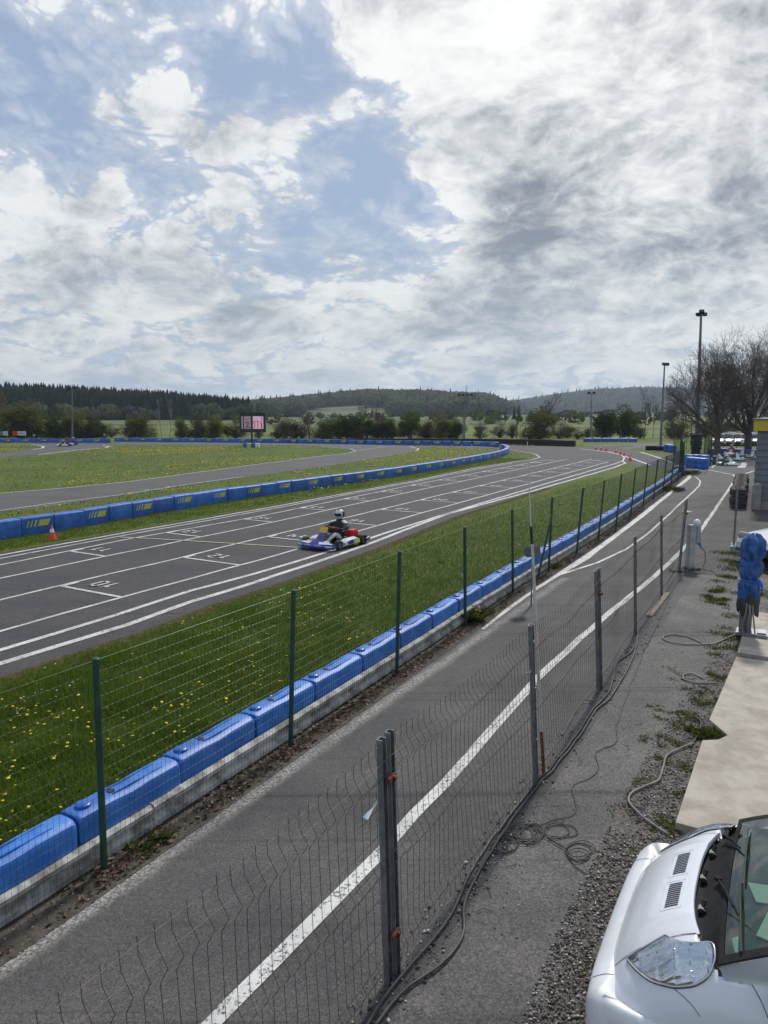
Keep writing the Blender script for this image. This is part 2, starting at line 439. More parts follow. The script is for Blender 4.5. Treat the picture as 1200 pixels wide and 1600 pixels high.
for r_ in rad:
    rows.append([Vector((r_ * math.sin(2 * math.pi * k / NA), r_ * math.cos(2 * math.pi * k / NA), 0)) for k in range(NA)])
for rw in rows:
    for p in rw: p.z = terr(p.x, p.y)
rows_terrain = rows
g = MB(); g.grid(rows, closed=True); g.add([p for p in rows[0]], [tuple(range(NA))])
struct(g.build('ground', M_GRASS, smooth=True))

def px(L, z=0): return [G(a, b, z) for a, b in L]
def extend(pts, n, f):  # lengthen a polyline at its start by f metres
    d = (pts[0] - pts[n]).normalized(); return [pts[0] + d * f] + pts
L8 = [(0, 1038), (100, 1007), (200, 977), (300, 940), (400, 910), (560, 856), (700, 803), (850, 762.5), (960, 730.6), (977.5, 723.6), (972, 720.7)]
L7 = [(0, 1017), (180, 962), (300, 923), (400, 897), (500, 866), (707, 800), (850, 757), (960, 725), (972, 720.7), (976, 716), (972, 711.5), (960, 708), (930, 704.5)]
L6 = [(0, 987), (100, 958), (193, 933), (400, 877), (666, 800), (950, 722)]
L5 = [(0, 938), (88, 917), (247, 880), (400, 843), (650, 783), (925, 717.5)]
L4 = [(0, 904), (183, 866), (400, 822), (650, 767), (887, 717.5)]
L3 = [(0, 883), (200, 843), (400, 808), (650, 757), (850, 719)]
L2 = [(0, 873), (200, 836), (400, 800), (650, 752.8), (760, 730.5), (800, 724)]
L1 = [(0, 868), (200, 832), (400, 797), (650, 751), (750, 730), (800, 722.5), (832, 718.5), (844, 714.5), (836, 709.5), (812, 705), (790, 702)]
near = extend(px(L8), 2, 40); far_ = extend(px(L1), 2, 40)
out8 = [p + Vector((.45, -.25, 0)) * (1 if i < 8 else .3) for i, p in enumerate(near)]
# main straight: near edge, round the far bend, back along the inner edge
trk = out8 + px([(984, 722), (990, 727), (1020, 731), (1060, 735), (1075, 722), (1040, 713), (1003, 705.5), (960, 700.5), (905, 699), (860, 697.6), (760, 695.4), (690, 694.8), (560, 694)]) + \
      px([(560, 697), (700, 699.5), (790, 701.2)]) + [p + Vector((-.25, .2, 0)) for p in far_[::-1]]
m = MB(); m.poly([p + Vector((0, 0, .004)) for p in trk]); struct(m.build('main_track', M_TRACK))
# infield loop of the circuit
inf = px([(-900, 862), (-400, 840), (0, 800), (70, 793), (300, 757), (420, 741), (520, 727), (600, 714), (645, 706), (655, 701.5), (640, 697.5), (560, 694.6), (430, 692.6), (393, 692.3), (300, 691.6), (180, 691.2), (100, 690.8), (60, 690.6), (0, 690.6), (-120, 690.4), (-120, 692), (0, 693), (50, 694.2), (68, 697.5), (66, 700.5),
          (0, 708), (-80, 713), (-80, 720), (0, 715), (60, 711), (120, 704), (165, 700), (171, 697.5), (150, 695.5), (180, 695.2), (393, 695.6), (500, 697), (545, 701), (556, 704.5), (545, 708), (500, 713), (400, 726), (200, 753), (100, 763), (0, 771), (-400, 800), (-900, 815)])
m = MB(); m.poly([p + Vector((0, 0, .006)) for p in inf]); struct(m.build('infield_track', M_INF))
# far link road to the right
lk = px([(900, 697), (960, 694.4), (1010, 692.6), (1050, 691.5), (1050, 694.5), (1040, 698), (980, 701.5), (960, 699.5), (992, 697.8), (985, 695.6), (935, 698.4)])
m = MB(); m.poly([p + Vector((0, 0, .008)) for p in lk]); struct(m.build('link_road', M_INF))
# pit lane: from the barrier to the grey fence and on to the paddock
pit = [P(-6, -4.4), P(2, -4.5)] + px([(163, 1362), (453, 1165), (620, 1055), (726, 982), (801, 925), (857, 894), (901, 867), (935, 842), (962, 825), (985, 808), (1004, 792), (1021, 780.5), (1035, 771), (1048, 761), (1059, 752), (1067, 744)]) + px([(1074, 736), (1066, 730), (1080, 724), (1120, 712), (1150, 703), (1400, 703)]) + [P(60, 60), P(19.6, 30), P(17.5, -1.75), P(-6, -1.9)]
m = MB(); m.poly([p + Vector((0, 0, .005)) for p in pit]); struct(m.build('pit_lane', M_PIT))
srv = [P(-6, -1.95), P(17.4, -1.75), P(18.2, 3.0), P(15.4, -.15), P(11.0, -.75), P(8.0, -1.05), P(6.4, -1.22), P(4.6, -1.1), P(3.1, -1.08), P(1.5, -1.0), P(-6, -.9)]
m = MB(); m.poly([p + Vector((0, 0, .009)) for p in srv]); struct(m.build('service_path', M_SRV))

# ------------------------------------------------------------------ painted markings
def paintmat():
    m = bpy.data.materials.new('worn_white_paint'); m.use_nodes = True; MATS['paint'] = m
    t = NT(m.node_tree); t.n.clear()
    out = t.new('ShaderNodeOutputMaterial'); b = t.new('ShaderNodeBsdfPrincipled'); tr = t.new('ShaderNodeBsdfTransparent'); ms = t.new('ShaderNodeMixShader')
    v = t.new('ShaderNodeTexCoord').outputs['Object']
    w = t.remap(t.math('ADD', t.noise(v, 34, 6, .75), t.math('MULTIPLY', t.math('SUBTRACT', t.noise(v, 2.1, 3, .6), .5), .30)), .33, .50); c = t.mix(t.remap(t.noise(v, 1.7, 4, .6), .35, .7), (.60, .59, .565), (.42, .41, .39))
    t.put(b.inputs['Base Color'], c); b.inputs['Roughness'].default_value = .7
    t.put(ms.inputs[0], w); t.l.new(tr.outputs[0], ms.inputs[1]); t.l.new(b.outputs[0], ms.inputs[2]); t.l.new(ms.outputs[0], out.inputs[0])
    return m
M_PAINT = paintmat()
def dense(pts, step=.6):
    o = []
    for a, b in zip(pts, pts[1:]):
        n = max(1, int((b - a).length / step)); o += [a + (b - a) * i / n for i in range(n)]
    return o + [pts[-1]]
def wob(pts, amp, fr=.5):
    return [p + V * amp * mnoise.noise(Vector((p.x * fr, p.y * fr, 3.3))) for p in dense(pts)]
def fringemat():
    m = bpy.data.materials.new('worn_verge'); m.use_nodes = True
    t = NT(m.node_tree); t.n.clear()
    out = t.new('ShaderNodeOutputMaterial'); b = t.new('ShaderNodeBsdfDiffuse'); tr = t.new('ShaderNodeBsdfTransparent'); ms = t.new('ShaderNodeMixShader')
    v = t.new('ShaderNodeTexCoord').outputs['Object']
    t.put(ms.inputs[0], t.remap(t.noise(v, 5, 7, .8), .40, .56)); t.put(b.inputs[0], t.mix(t.noise(v, 30, 4, .7), (.055, .042, .026), (.16, .13, .075)))
    t.l.new(tr.outputs[0], ms.inputs[1]); t.l.new(b.outputs[0], ms.inputs[2]); t.l.new(ms.outputs[0], out.inputs[0]); return m
m = MB(); m.ribbon(dense([p - V * .0 + V * .12 for p in out8[:9]], .5), .30, .0085); m.ribbon(dense([p - V * .22 for p in far_[:7]], .5), .26, .0085); struct(m.build('worn_verge', fringemat(), fix=False))
m = MB()
Z = .012
for L, w, e in ((L8, .15, 40), (L7, .13, 40), (L6, .09, 30), (L5, .09, 30), (L4, .09, 30), (L3, .09, 30), (L2, .09, 30), (L1, .12, 40)):
    m.ribbon(wob(extend(px(L), 2, e), .05), w, Z)
# starting slots
def cross(p, v0, line):   # u-constant slot line until it meets a lane line
    return p
def at_u(line, u):
    ps = extend(px(line), 2, 30)
    for a, b in zip(ps, ps[1:]):
        ua, ub = a.dot(U), b.dot(U)
        if (ua - u) * (ub - u) <= 0: return a + (b - a) * ((u - ua) / (ub - ua))
    return ps[-1]
DIG = {'0': [[(0, 0), (1, 0), (1, 2), (0, 2), (0, 0)]], '1': [[(.2, 1.6), (.6, 2), (.6, 0)]], '2': [[(0, 2), (1, 2), (1, 1), (0, 1), (0, 0), (1, 0)]],
       '3': [[(0, 2), (1, 2), (1, 0), (0, 0)], [(.3, 1), (1, 1)]], '4': [[(0, 2), (0, 1), (1, 1)], [(1, 2), (1, 0)]], '5': [[(1, 2), (0, 2), (0, 1), (1, 1), (1, 0), (0, 0)]],
       '6': [[(1, 2), (0, 2), (0, 0), (1, 0), (1, 1), (0, 1)]], '7': [[(0, 2), (1, 2), (.4, 0)]], '8': [[(0, 0), (1, 0), (1, 2), (0, 2), (0, 0)], [(0, 1), (1, 1)]], '9': [[(1, 0), (1, 2), (0, 2), (0, 1), (1, 1)]]}
zz = Z + .004
for la, lb, u0, du, n0 in ((L5, L6, 9.35, 3.54, 10), (L3, L4, 8.55, 3.44, 9)):
    for k in range(-1 if n0 == 10 else 0, 15):
        u = u0 + du * k
        a = at_u(la, u); b = at_u(lb, u)
        m.ribbon([a, b], .09, zz); d = (b - a).normalized()
        m.ribbon([a + d * .10 - U * .02, a + U * .40 + d * .06], .14, zz + .003)
        num = str(n0 + 2 * k); o = a + (b - a) * .40 + U * .30
        # read by a driver coming from the far end: up is -U, right is -V
        for ci, ch in enumerate(num):
            for st in DIG[ch]:
                for s0, s1 in zip(st, st[1:]):
                    q0 = o - V * (s0[0] * .20 + ci * .32 - .25) * 1.0 - U * (s0[1] * .19 - .45); q1 = o - V * (s1[0] * .20 + ci * .32 - .25) - U * (s1[1] * .19 - .45)
                    e_ = (q1 - q0).normalized() * .03
                    m.ribbon([q0 - e_, q1 + e_], .07, zz + .001 * (2 + ci))
struct(m.build('track_markings', M_PAINT, fix=False))
m = MB(); m.ribbon(px([(187, 840), (240, 842.5), (330, 848), (470, 856.5)]), .07, Z + .009)
struct(m.build('start_line', mat('yellow_paint', (.50, .46, .26), .7, (.38, .35, .2), 6), fix=False))
m = MB()
m.ribbon(wob(px([(755, 984), (790, 955), (833, 922), (873, 897), (913, 873)]), .02), .05, .011, w2=.22)
m.ribbon(wob(px([(913, 873), (967, 832), (1000, 808), (1033, 781), (1050, 767), (1066, 755), (1077, 746), (1078, 741)]), .02), .22, .011)
m.ribbon(wob(px([(833, 922), (873, 899.5), (933, 880), (977, 860), (1010, 836), (1037, 812), (1062, 788), (1082, 770), (1092, 760), (1094, 752), (1086, 745)]), .02), .075, .015)
struct(m.build('pit_lane_edge_line', M_PAINT, fix=False))
def dustmat():
    m = bpy.data.materials.new('lime_dust'); m.use_nodes = True
    t = NT(m.node_tree); t.n.clear()
    out = t.new('ShaderNodeOutputMaterial'); b = t.new('ShaderNodeBsdfDiffuse'); tr = t.new('ShaderNodeBsdfTransparent'); ms = t.new('ShaderNodeMixShader')
    tc = t.new('ShaderNodeTexCoord'); v = tc.outputs['Object']; sep = t.new('ShaderNodeSeparateXYZ'); t.l.new(v, sep.inputs[0])
    w = t.vmath('DOT_PRODUCT', v, tuple(V)); w = t.math('ADD', w, t.math('MULTIPLY', t.math('SUBTRACT', t.noise(v, 1.6, 4, .6), .5), .22))
    prof = t.remap(t.math('ABSOLUTE', t.math('SUBTRACT', w, -4.27)), .015, .15, 1, 0)
    g_ = t.remap(t.noise(v, 45, 6, .8), .38, .62)
    big = t.remap(t.noise(v, .8, 3, .6), .3, .6, .45, 1)
    t.put(ms.inputs[0], t.math('MULTIPLY', t.math('MULTIPLY', t.math('MULTIPLY', prof, g_), big), .78)); b.inputs[0].default_value = (.50, .48, .44, 1)
    t.l.new(tr.outputs[0], ms.inputs[1]); t.l.new(b.outputs[0], ms.inputs[2]); t.l.new(ms.outputs[0], out.inputs[0]); return m
m = MB(); m.ribbon(dense([P(-1, -4.25), P(3.4, -4.25), P(7, -4.25), P(10, -4.25), P(15.5, -4.25)]), .50, .0095); struct(m.build('lime_dust_strip', dustmat(), fix=False))
m = MB()
wl = [P(-2, -2.78), P(2.5, -2.8), P(4.75, -2.75)] + px([(730, 1184), (840, 1060), (940, 968), (1000, 921), (1050, 876), (1068, 857), (1092, 833), (1117, 797), (1133, 773), (1147, 752), (1160, 742), (1176, 736.5), (1215, 731)])
m.ribbon(wob(wl, .03, 1.5), .115, .012)
m.ribbon(px([(1150, 748), (1146, 742), (1134, 740), (1110, 735), (1088, 731), (1074, 730)]), .13, .017)
m.ribbon(px([(1098, 733), (1112, 731), (1119, 726)]), .12, .018)
m.ribbon(px([(1070, 731), (1098, 735.5)]), .12, .021)
m.ribbon(px([(1130, 713), (1150, 716.5), (1200, 724)]), .15, .012)
m.ribbon(px([(1070, 800), (1078, 799)]), .25, .012)
for q in (((972, 711.5), (995, 719.5), (1016, 727)), ((1001, 706.7), (1025, 714), (1049, 722.5)), ((905, 701.5), (950, 706), (972, 711.5))): m.ribbon(px(q), .22, .019)
m.ribbon(px([(1155, 728), (1164, 723)]), .35, .013); m.ribbon(px([(1158, 731), (1162, 725)]), .5, .020)
struct(m.build('pit_lane_markings', M_PAINT, fix=False))
m = MB()
for q, w in ((((0, 771), (100, 763), (200, 753), (400, 726), (500, 713), (545, 708), (556, 704.5), (548, 701.5), (500, 697.4)), .13), (((0, 798), (100, 784), (200, 772), (300, 756), (380, 745)), .10),
          (((60, 710.5), (120, 703.5), (165, 700), (171, 697.6), (160, 696.2)), .3), (((50, 694.3), (68, 697.6), (66, 700.4), (50, 702.5)), .3), (((640, 697.5), (655, 701.5), (650, 705)), .2), (((560, 704), (600, 698), (640, 697)), .1)):
    m.ribbon(px(q), w, .014)
struct(m.build('infield_markings', M_PAINT, fix=False))

# ------------------------------------------------------------------ gravel strip and concrete slabs
grav = mat('gravel_ground', (.060, .052, .045), .95, (.150, .132, .118), 30, 1.0, 50)
m = MB(); m.poly([p + Vector((0, 0, .006)) for p in [P(-6, -1.2), P(1.5, -1.2), P(4.6, -1.3), P(8, -1.25), P(11, -1.0), P(15.4, -.45), P(18.2, 1.8), P(18.2, 4.5), P(14, .6), P(10.5, -.1), P(8, -.3), P(5, -.4), P(-6, -.2)]])
struct(m.build('gravel_path', grav))
conc = mat('concrete', (.44, .395, .325), .9, (.28, .245, .195), 3.6, .6, 90, detail=12, lo=.30, hi=.72)
m = MB()
q1, q2, q3, q4, q5, q6, q7, q8 = px([(1055, 1299), (1097, 1168), (1122, 1167), (1136, 1160), (1108, 1134), (1150, 1034), (1158, 1009), (1162, 990)])
far4 = lambda p, d=4.6: p + V * d
m.slab([q1, q2, q3, q4, far4(q4, 3), far4(q1)], 0, .085)
m.slab([q5, q6, far4(q6), q4 + V * 3 + U * .012, q4 + U * .012 + V * .004], 0, .080)
m.slab([q6 + U * .22, q8 + U * 1.3, far4(q8 + U * 1.3), far4(q6 + U * .22)], 0, .078)
struct(m.build('concrete_path', conc))
# ------------------------------------------------------------------ plastic barrier blocks
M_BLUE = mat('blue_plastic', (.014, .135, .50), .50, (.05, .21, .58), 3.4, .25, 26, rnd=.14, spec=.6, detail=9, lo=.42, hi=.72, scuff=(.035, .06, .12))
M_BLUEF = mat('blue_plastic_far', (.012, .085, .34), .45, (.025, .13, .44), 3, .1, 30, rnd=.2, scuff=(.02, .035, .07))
M_YEL = mat('yellow_sticker', (.55, .56, .06), .5, (.42, .46, .10), 20)
M_WHT = mat('white_plastic', (.70, .72, .74), .45, (.5, .52, .54), 8)
M_HOLE = mat('dark_hole', (.01, .012, .02), .8)
def block_mesh(L=1.07, w=.27, h=.46, stripes=False, fluted=True, white=False):
    """profile across x, running along +y; rounded end shoulders, dimpled top"""
    mb = MB(); N = 10; rows = []
    ys = [0, .006, .016, .04, L * .32, L * .5, L * .68, L - .04, L - .016, L - .006, L]
    for y in ys:
        e = min(y, L - y); k = 1 - math.exp(-e / .010) if e < .12 else 1.0
        inset = .013 * (1 - k)
        wav = -.012 if (fluted and abs(y - L / 2) < L * .05) else 0
        hh = h - inset * .5 + wav; ww = w / 2 - inset
        prof = [(-ww, .0), (-ww, h * .25), (-ww * .99, hh - .06), (-ww + .015, hh - .025), (-ww + .05, hh - .004), (-ww + .10, hh), (ww - .10, hh), (ww - .05, hh - .004), (ww - .015, hh - .025), (ww * .99, hh - .06), (ww, h * .25), (ww, 0)]
        rows.append([Vector((a, y, b)) for a, b in prof])
    mb.grid(rows); mb.add(rows[0], [tuple(range(12))]); mb.add(rows[-1], [tuple(range(12))[::-1]])
    if fluted:  # long low ridge on top
        for s in (-1, 1):
            mb.box((s * .055, L * .60, h), (.016, L * .50, .010), bev=.004)
    if stripes:
        x = w / 2 + .003; z0, z1 = h * .46, h * .80
        for k, (a, b) in enumerate(((.13, .04), (.24, .05), (.36, .07), (.50, .36))):
            mb.add([(x, a, z0), (x, a + b, z0), (x, a + b + .08, z1), (x, a + .08, z1)], [(0, 1, 2, 3)], 1)
            mb.add([(x - .004, a, z0), (x - .004, a + b, z0), (x, a + b, z0), (x, a, z0)], [(0, 1, 2, 3)], 1)
        for a in (.12, .0):
            pass
    return mb
def yaw_of(d): return math.atan2(d.y, d.x) - math.pi / 2
def walk(path, L):
    """points each L metres along the path"""
    out = []; acc = 0; nxt = 0
    for a, b in zip(path, path[1:]):
        l = (b - a).length
        while nxt <= acc + l:
            t = (nxt - acc) / l; out.append((a + (b - a) * t, (b - a).normalized())); nxt += L
        acc += l
    return out
# near row, behind the green fence
FB = [(163, 1362), (453, 1165), (620, 1055), (726, 982), (801, 925), (857, 894), (901, 867), (935, 842), (962, 825), (985, 808), (1004, 792), (1021, 780.5), (1035, 771), (1048, 761), (1059, 752), (1067, 744)]
FT = [(155, 1025), (461, 918), (624, 860), (726, 824), (799, 795), (861, 776), (911, 761), (940, 748), (966, 738), (989, 729), (1010, 721), (1026, 715), (1040, 709), (1052, 704), (1060, 702), (1068, 700)]
FBW = px(FB)
def smooth_path(pts, it=2):
    pts = list(pts)
    for _ in range(it):
        q = [pts[0]]
        for i in range(1, len(pts) - 1): q.append(pts[i - 1] * .25 + pts[i] * .5 + pts[i + 1] * .25)
        pts = q + [pts[-1]]
    return pts
FPATH = smooth_path(FBW, 2)
FPATH = [FPATH[0] - U * 3.4 + V * .02] + FPATH
def off_path(path, d, z=0):
    o = []
    for i, p in enumerate(path):
        t = (path[min(i + 1, len(path) - 1)] - path[max(i - 1, 0)]).normalized()
        o.append(p + Vector((t.y, -t.x, 0)) * d + Vector((0, 0, z)))
    return o
bproto = thing('barrier_block', 'x', 'barrier'); 
block_mesh().build('block_body', M_BLUE, bproto, smooth='auto')
mb = MB(); mb.lathe([(.0, .488), (.05, .488), (.062, .480), (.066, .455)], (0, .13, 0), 16); mb.build('screw_cap', mat('blue_cap', (.012, .10, .40), .35), bproto, smooth='auto')
mb = MB(); mb.lathe([(0, .4635), (.032, .4635), (.036, .459)], (0, .40, 0), 14); mb.build('filler_hole', M_HOLE, bproto)
bpath = off_path(FPATH, -.28)
spots = walk(bpath, 1.105)
start = 0
ph = None
for i, (p, d) in enumerate(spots):
    q = p
    if q.dot(U) < .9: continue
    if ph is None:
        ph = True
    start += 1
    lab = f'blue barrier block behind the green fence, {ordn(start)} from the lower left'
    o = sub_thing(bproto, USED, q + Vector((random.uniform(-.012, .012), 0, 0)), yaw_of(d) + random.uniform(-.012, .012), lab, 'blue barrier blocks lined up behind the green fence')
# rounded end block of the near row
e_ = bpath[-1]
mb = MB(); mb.lathe([(0, .60), (.20, .60), (.30, .56), (.34, .5), (.35, .30), (.36, 0)], (0, 0, 0), 20)
o = tag(mb.build('end_block', M_BLUE, smooth='auto'), 'rounded pale blue end block closing the near barrier row by the pit exit', 'barrier'); o.location = e_ + U * .5

# far row across the straight, round the hairpin and back
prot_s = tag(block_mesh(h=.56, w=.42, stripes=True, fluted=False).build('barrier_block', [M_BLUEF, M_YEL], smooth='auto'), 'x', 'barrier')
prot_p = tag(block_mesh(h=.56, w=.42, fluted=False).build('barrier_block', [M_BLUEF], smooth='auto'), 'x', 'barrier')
USED['_s'] = False
def row(path, L, what, grp, stripe=True, start=0, far=False):
    n = [0, 0]
    for i, (p, d) in enumerate(walk(path, L)[:-1]):
        s = stripe and (i % 2 == start); pr = prot_s if s else prot_p; n[0 if s else 1] += 1
        key = 'k' + str(s)
        if USED.get(key): o = pr.copy(); COL.objects.link(o)
        else: o = pr; USED[key] = True
        o.location = p + Vector((0, 0, random.uniform(-.015, .01))); o.rotation_euler = (0, 0, yaw_of(d) + random.uniform(-.02, .02)); o['group'] = grp
        o['label'] = what.format(kind=('yellow-striped' if s else 'plain') if stripe else '', n=ordn(n[0 if s else 1])).replace('  ', ' ')
FR = px([(0, 842), (118, 826), (201, 808.5), (350, 782.5), (420, 773.5), (525, 758.5), (607, 746), (700, 731.5), (765, 718.5), (785, 713)])
FR = smooth_path(FR, 1); FR = [FR[0] - U * 1.6] + FR
row(FR, 1.09, '{kind} blue block in the row across the straight, {n} such from the left', 'blue blocks in the row beyond the straight', start=0)
BEND = px([(785, 712.5), (791, 709.5), (793, 706.5), (790, 703.5), (782, 701)])
row([BEND[0], BEND[1], BEND[2], BEND[3], BEND[4]], 1.15, '{kind} blue block on the hairpin end, {n} such going round', 'blue blocks round the hairpin end')
BACK = px([(780, 699.5), (775, 698), (740, 696.7), (650, 695.6), (560, 694.3), (500, 693.1), (440, 692.2), (393, 691.7), (300, 690.9), (240, 690.4), (180, 690.0)])
row(BACK[::-1], 1.25, '{kind} blue block in the far wall behind the screen, {n} such from left', 'blue blocks in the far wall behind the screen', start=1)
LW = px([(-20, 691.6), (60, 691.8), (110, 691.8), (180, 692.2)])
row(LW, 1.25, '{kind} blue block in the wall behind the distant karts, {n} such from left', 'blue blocks in the wall behind the distant karts')
LW2 = px([(62, 689.2), (120, 689.2), (178, 689.4)])
RW = px([(912, 690.6), (960, 690.6), (1010, 690.8)])
row(RW, 1.25, 'blue block in the low far wall right of the cones, {n} from the left', 'blue blocks in the far right wall', stripe=False)

# ------------------------------------------------------------------ steel guard rail under the near row
M_RAIL = mat('weathered_rail', (.50, .49, .46), .7, (.15, .14, .12), 4.5, .5, 25, detail=12, lo=.38, hi=.66)
rail = thing('guard_rail', 'low weathered grey guard rail along the foot of the near blue blocks', 'guard rail', tuple(FPATH[0]))
rp = off_path(FPATH, -.085); prof = [(-.05, .235), (-.015, .240), (.014, .215), (.014, .180), (-.024, .145), (-.024, .110), (.010, .08), (.010, .035), (-.008, .012), (-.03, .0)]
dn = []
for p, d in walk(rp, 1.0): dn.append((p, d))
for k in range(0, len(dn) - 1, 4):
    seg = dn[k:k + 5]; mb = MB(); mb.off = rail.location; rows = []
    for j, (p, d) in enumerate(seg):
        nrm = Vector((d.y, -d.x, 0)); lift = .004 * (k / 4 % 2) + random.uniform(-.004, .004)
        rows.append([p + nrm * (a + .004 * (k / 4 % 2)) + Vector((0, 0, b + lift)) for a, b in prof])
    if len(seg) < 2: continue
    # overlap lip
    rows[-1] = [q + seg[-1][1] * .08 for q in rows[-1]]
    mb.grid(rows)
    p, d = seg[0]; nrm = Vector((d.y, -d.x, 0))
    for du in (.06, .16):
        for z in (.22, .07): mb.lathe([(0, .008), (.012, .006), (.014, 0)], p + d * du + nrm * .018 + Vector((0, 0, z)), 6, M=Matrix(((nrm.x * 0 + d.x, 0, nrm.x), (d.y, 0, nrm.y), (0, 1, 0))))
    mb.build('rail_section', M_RAIL, rail, smooth='auto')
mb = MB(); mb.off = rail.location
for p, d in walk(off_path(FPATH, -.15), 2.0): mb.box(p + Vector((0, 0, .11)), (.06, .06, .24), rz=yaw_of(d))
mb.build('rail_stakes', M_RAIL, rail)

# ------------------------------------------------------------------ green wire fence
M_GPOST = mat('green_post', (.012, .050, .036), .4, (.020, .065, .048), 6)
M_GWIRE = mat('green_wire', (.014, .042, .028), .45)
HF = 1.74
gf = thing('wire_fence', 'tall dark green mesh fence with round-topped posts beside the blue blocks', 'fence', tuple(FBW[0]))
tops = []; bases = []
fb = [FPATH[0] + U * .3, ] + FPATH[1:]
fb = [FBW[0] - U * 2.45] + FPATH[1:]
for i, b in enumerate(fb):
    if i == 0: t = b + Vector((-.03, .0, HF))
    else:
        tt = G(*FT[i - 1], z=HF) - Vector((b.x, b.y, 0)); h = Vector((tt.x, tt.y, 0))
        lat = max(-.09, min(.13, tt.x)); dep = max(-.06, min(.06, tt.y))
        t = b + Vector((lat, dep, HF))
    bases.append(b); tops.append(t)
for b, t in zip(bases, tops):
    mb = MB(); mb.off = gf.location
    mb.tube([b - Vector((0, 0, .05)), b + (t - b) * .5, t], .027, 10); mb.lathe([(.0, .012), (.02, .010), (.030, .0), (.030, -.03)], t, 10)
    mb.build('fence_post', M_GPOST, gf, smooth='auto')
def mesh_panel(b0, t0, b1, t1, dx, zs, r, bends=(), spike=0., sag=0., z0=.04, nrm=None, rag=0., hr=None):
    mb = MB(); L = (b1 - b0).length; n = max(2, int(L / dx)); ht0 = t0 - b0; ht1 = t1 - b1
    H = zs[-1]
    def pt(s, z, o=0):
        base = b0.lerp(b1, s); up = ht0.lerp(ht1, s); k = z / up.z
        w = sag * math.sin(math.pi * s) * (z / H) ** 2
        wav = (mnoise.noise(Vector((s * 3 + b0.x, z * 1.3, b0.y))) * .035) if sag else 0
        return base + up * k + nrm * (o + wav) - Vector((0, 0, w))
    def bend(z):
        o = 0
        for zc, hw, am in bends:
            o += am * max(0, 1 - abs(z - zc) / hw) 
        return o
    lv = sorted(set([z0, H + spike] + [q for zc, hw, am in bends for q in (zc - hw, zc, zc + hw)] + ([] if bends else [H * .5])))
    for i in range(n + 1):
        s = (i + .5) / (n + 1); jz = random.uniform(-rag, rag)
        mb.tube([pt(s, min(z, H + spike) + (jz if z > H else 0), bend(z)) for z in lv], r, 3, cap=False)
    m_ = 10 if sag else 1
    for z in zs: mb.tube([pt(j / m_, z, bend(z) + r) for j in range(m_ + 1)], hr or r, 3, cap=False)
    return mb
zs = [.04 + .0995 * k for k in range(18)]
for i in range(len(bases) - 1):
    far = i > 7
    mb = mesh_panel(bases[i], tops[i], bases[i + 1], tops[i + 1], .05, zs, .00135 if i < 2 else .0016, nrm=V, z0=.02)
    mb.v = [tuple(Vector(p) - gf.location) for p in mb.v]; mb.build('mesh_panel', M_GWIRE, gf, fix=False)
# short return of the fence at the far end, with the board
eb = px([(1067, 744), (1079, 737), (1090, 727)])

# ------------------------------------------------------------------ grey panel fence
M_ZINC = mat('galvanised_post', (.16, .175, .19), .45, (.25, .26, .27), 9, .2, 60, metal=.55, detail=7)
M_GRW = mat('rusty_wire', (.060, .052, .047), .6, (.11, .07, .05), 14, metal=.3)
M_RUST = mat('rusty_clamp', (.20, .06, .025), .9, (.09, .035, .02), 30, .6, 80)
gB = [(613, 1531), (838, 1228), (937, 1078), (993, 990), (1034, 930), (1061, 890)]
gT = [(603, 1146), (832, 980), (938, 892), (996, 840), (1034, 807), (1063, 777)]
GH = 1.66
gy = thing('panel_fence', 'sagging grey steel mesh fence with folded wires beside the pit lane', 'fence', tuple(G(*gB[0])))
gb = [G(*q) for q in gB]; gt = []
for q, b in zip(gT, gb):
    t = G(*q, z=GH) - b; gt.append(b + Vector((max(-.13, min(.13, t.x)), max(-.1, min(.1, t.y)), GH)))
gb = [gb[0] - U * 2.62] + gb; gt = [gb[0] + Vector((-.05, 0, GH))] + gt
def upost(b, t, w=.048, dd=.038, name='fence_post'):
    d = (t - b); mb = MB(); mb.off = gy.location; ax = d.normalized(); x = U - ax * U.dot(ax); x.normalize(); y = ax.cross(x)
    # open U channel
    th = .006
    for c, sx, sy in ((y * dd / 2, w, th), (x * w / 2 , th, dd), (-x * w / 2, th, dd)):
        vs = []
        for zz_, pp in ((0, b - Vector((0, 0, .04))), (1, t)):
            for a1, a2 in ((-1, -1), (1, -1), (1, 1), (-1, 1)): vs.append(pp + c + x * a1 * sx / 2 + y * a2 * sy / 2)
        mb.add(vs, [(0, 1, 2, 3), (7, 6, 5, 4), (0, 4, 5, 1), (1, 5, 6, 2), (2, 6, 7, 3), (3, 7, 4, 0)])
    return mb.build(name, M_ZINC, gy)
for i, (b, t) in enumerate(zip(gb, gt)):
    if i in (1, 3, 6): # double posts clamped together
        sh = U * .055 + V * .005
        p1 = upost(b - sh * .7, t - sh * .9 + Vector((0, 0, -.015))); p2 = upost(b + sh * .9, t + sh * .7)
        for k in ((.80,) if i > 1 else (.83, .20)):
            mb = MB(); mb.off = gy.location
            c = b.lerp(t, k); mb.box(c + V * .03, (.10, .03, .035), rz=yaw_of(U) + R(90), bev=.004); mb.lathe([(0, .03), (.016, .028), (.018, .0)], c + V * .045, 8, M=Matrix(((V.x, 0, U.x), (V.y, 0, U.y), (0, 1, 0))))
            mb.build('clamp', M_RUST, gy)
    else: 
        upost(b, t)
        mb = MB(); mb.off = gy.location
        for k in (.9, .62, .3): mb.box(b.lerp(t, k) + V * .02, (.02, .03, .02))
        mb.build('clip', M_ZINC, gy)
GZ = [.05, .15, .25, .45, .65, .80, .88, 1.05, 1.22, 1.42, 1.52, 1.62]
BND = ((.20, .06, .035), (.84, .07, .040), (1.47, .09, .055))
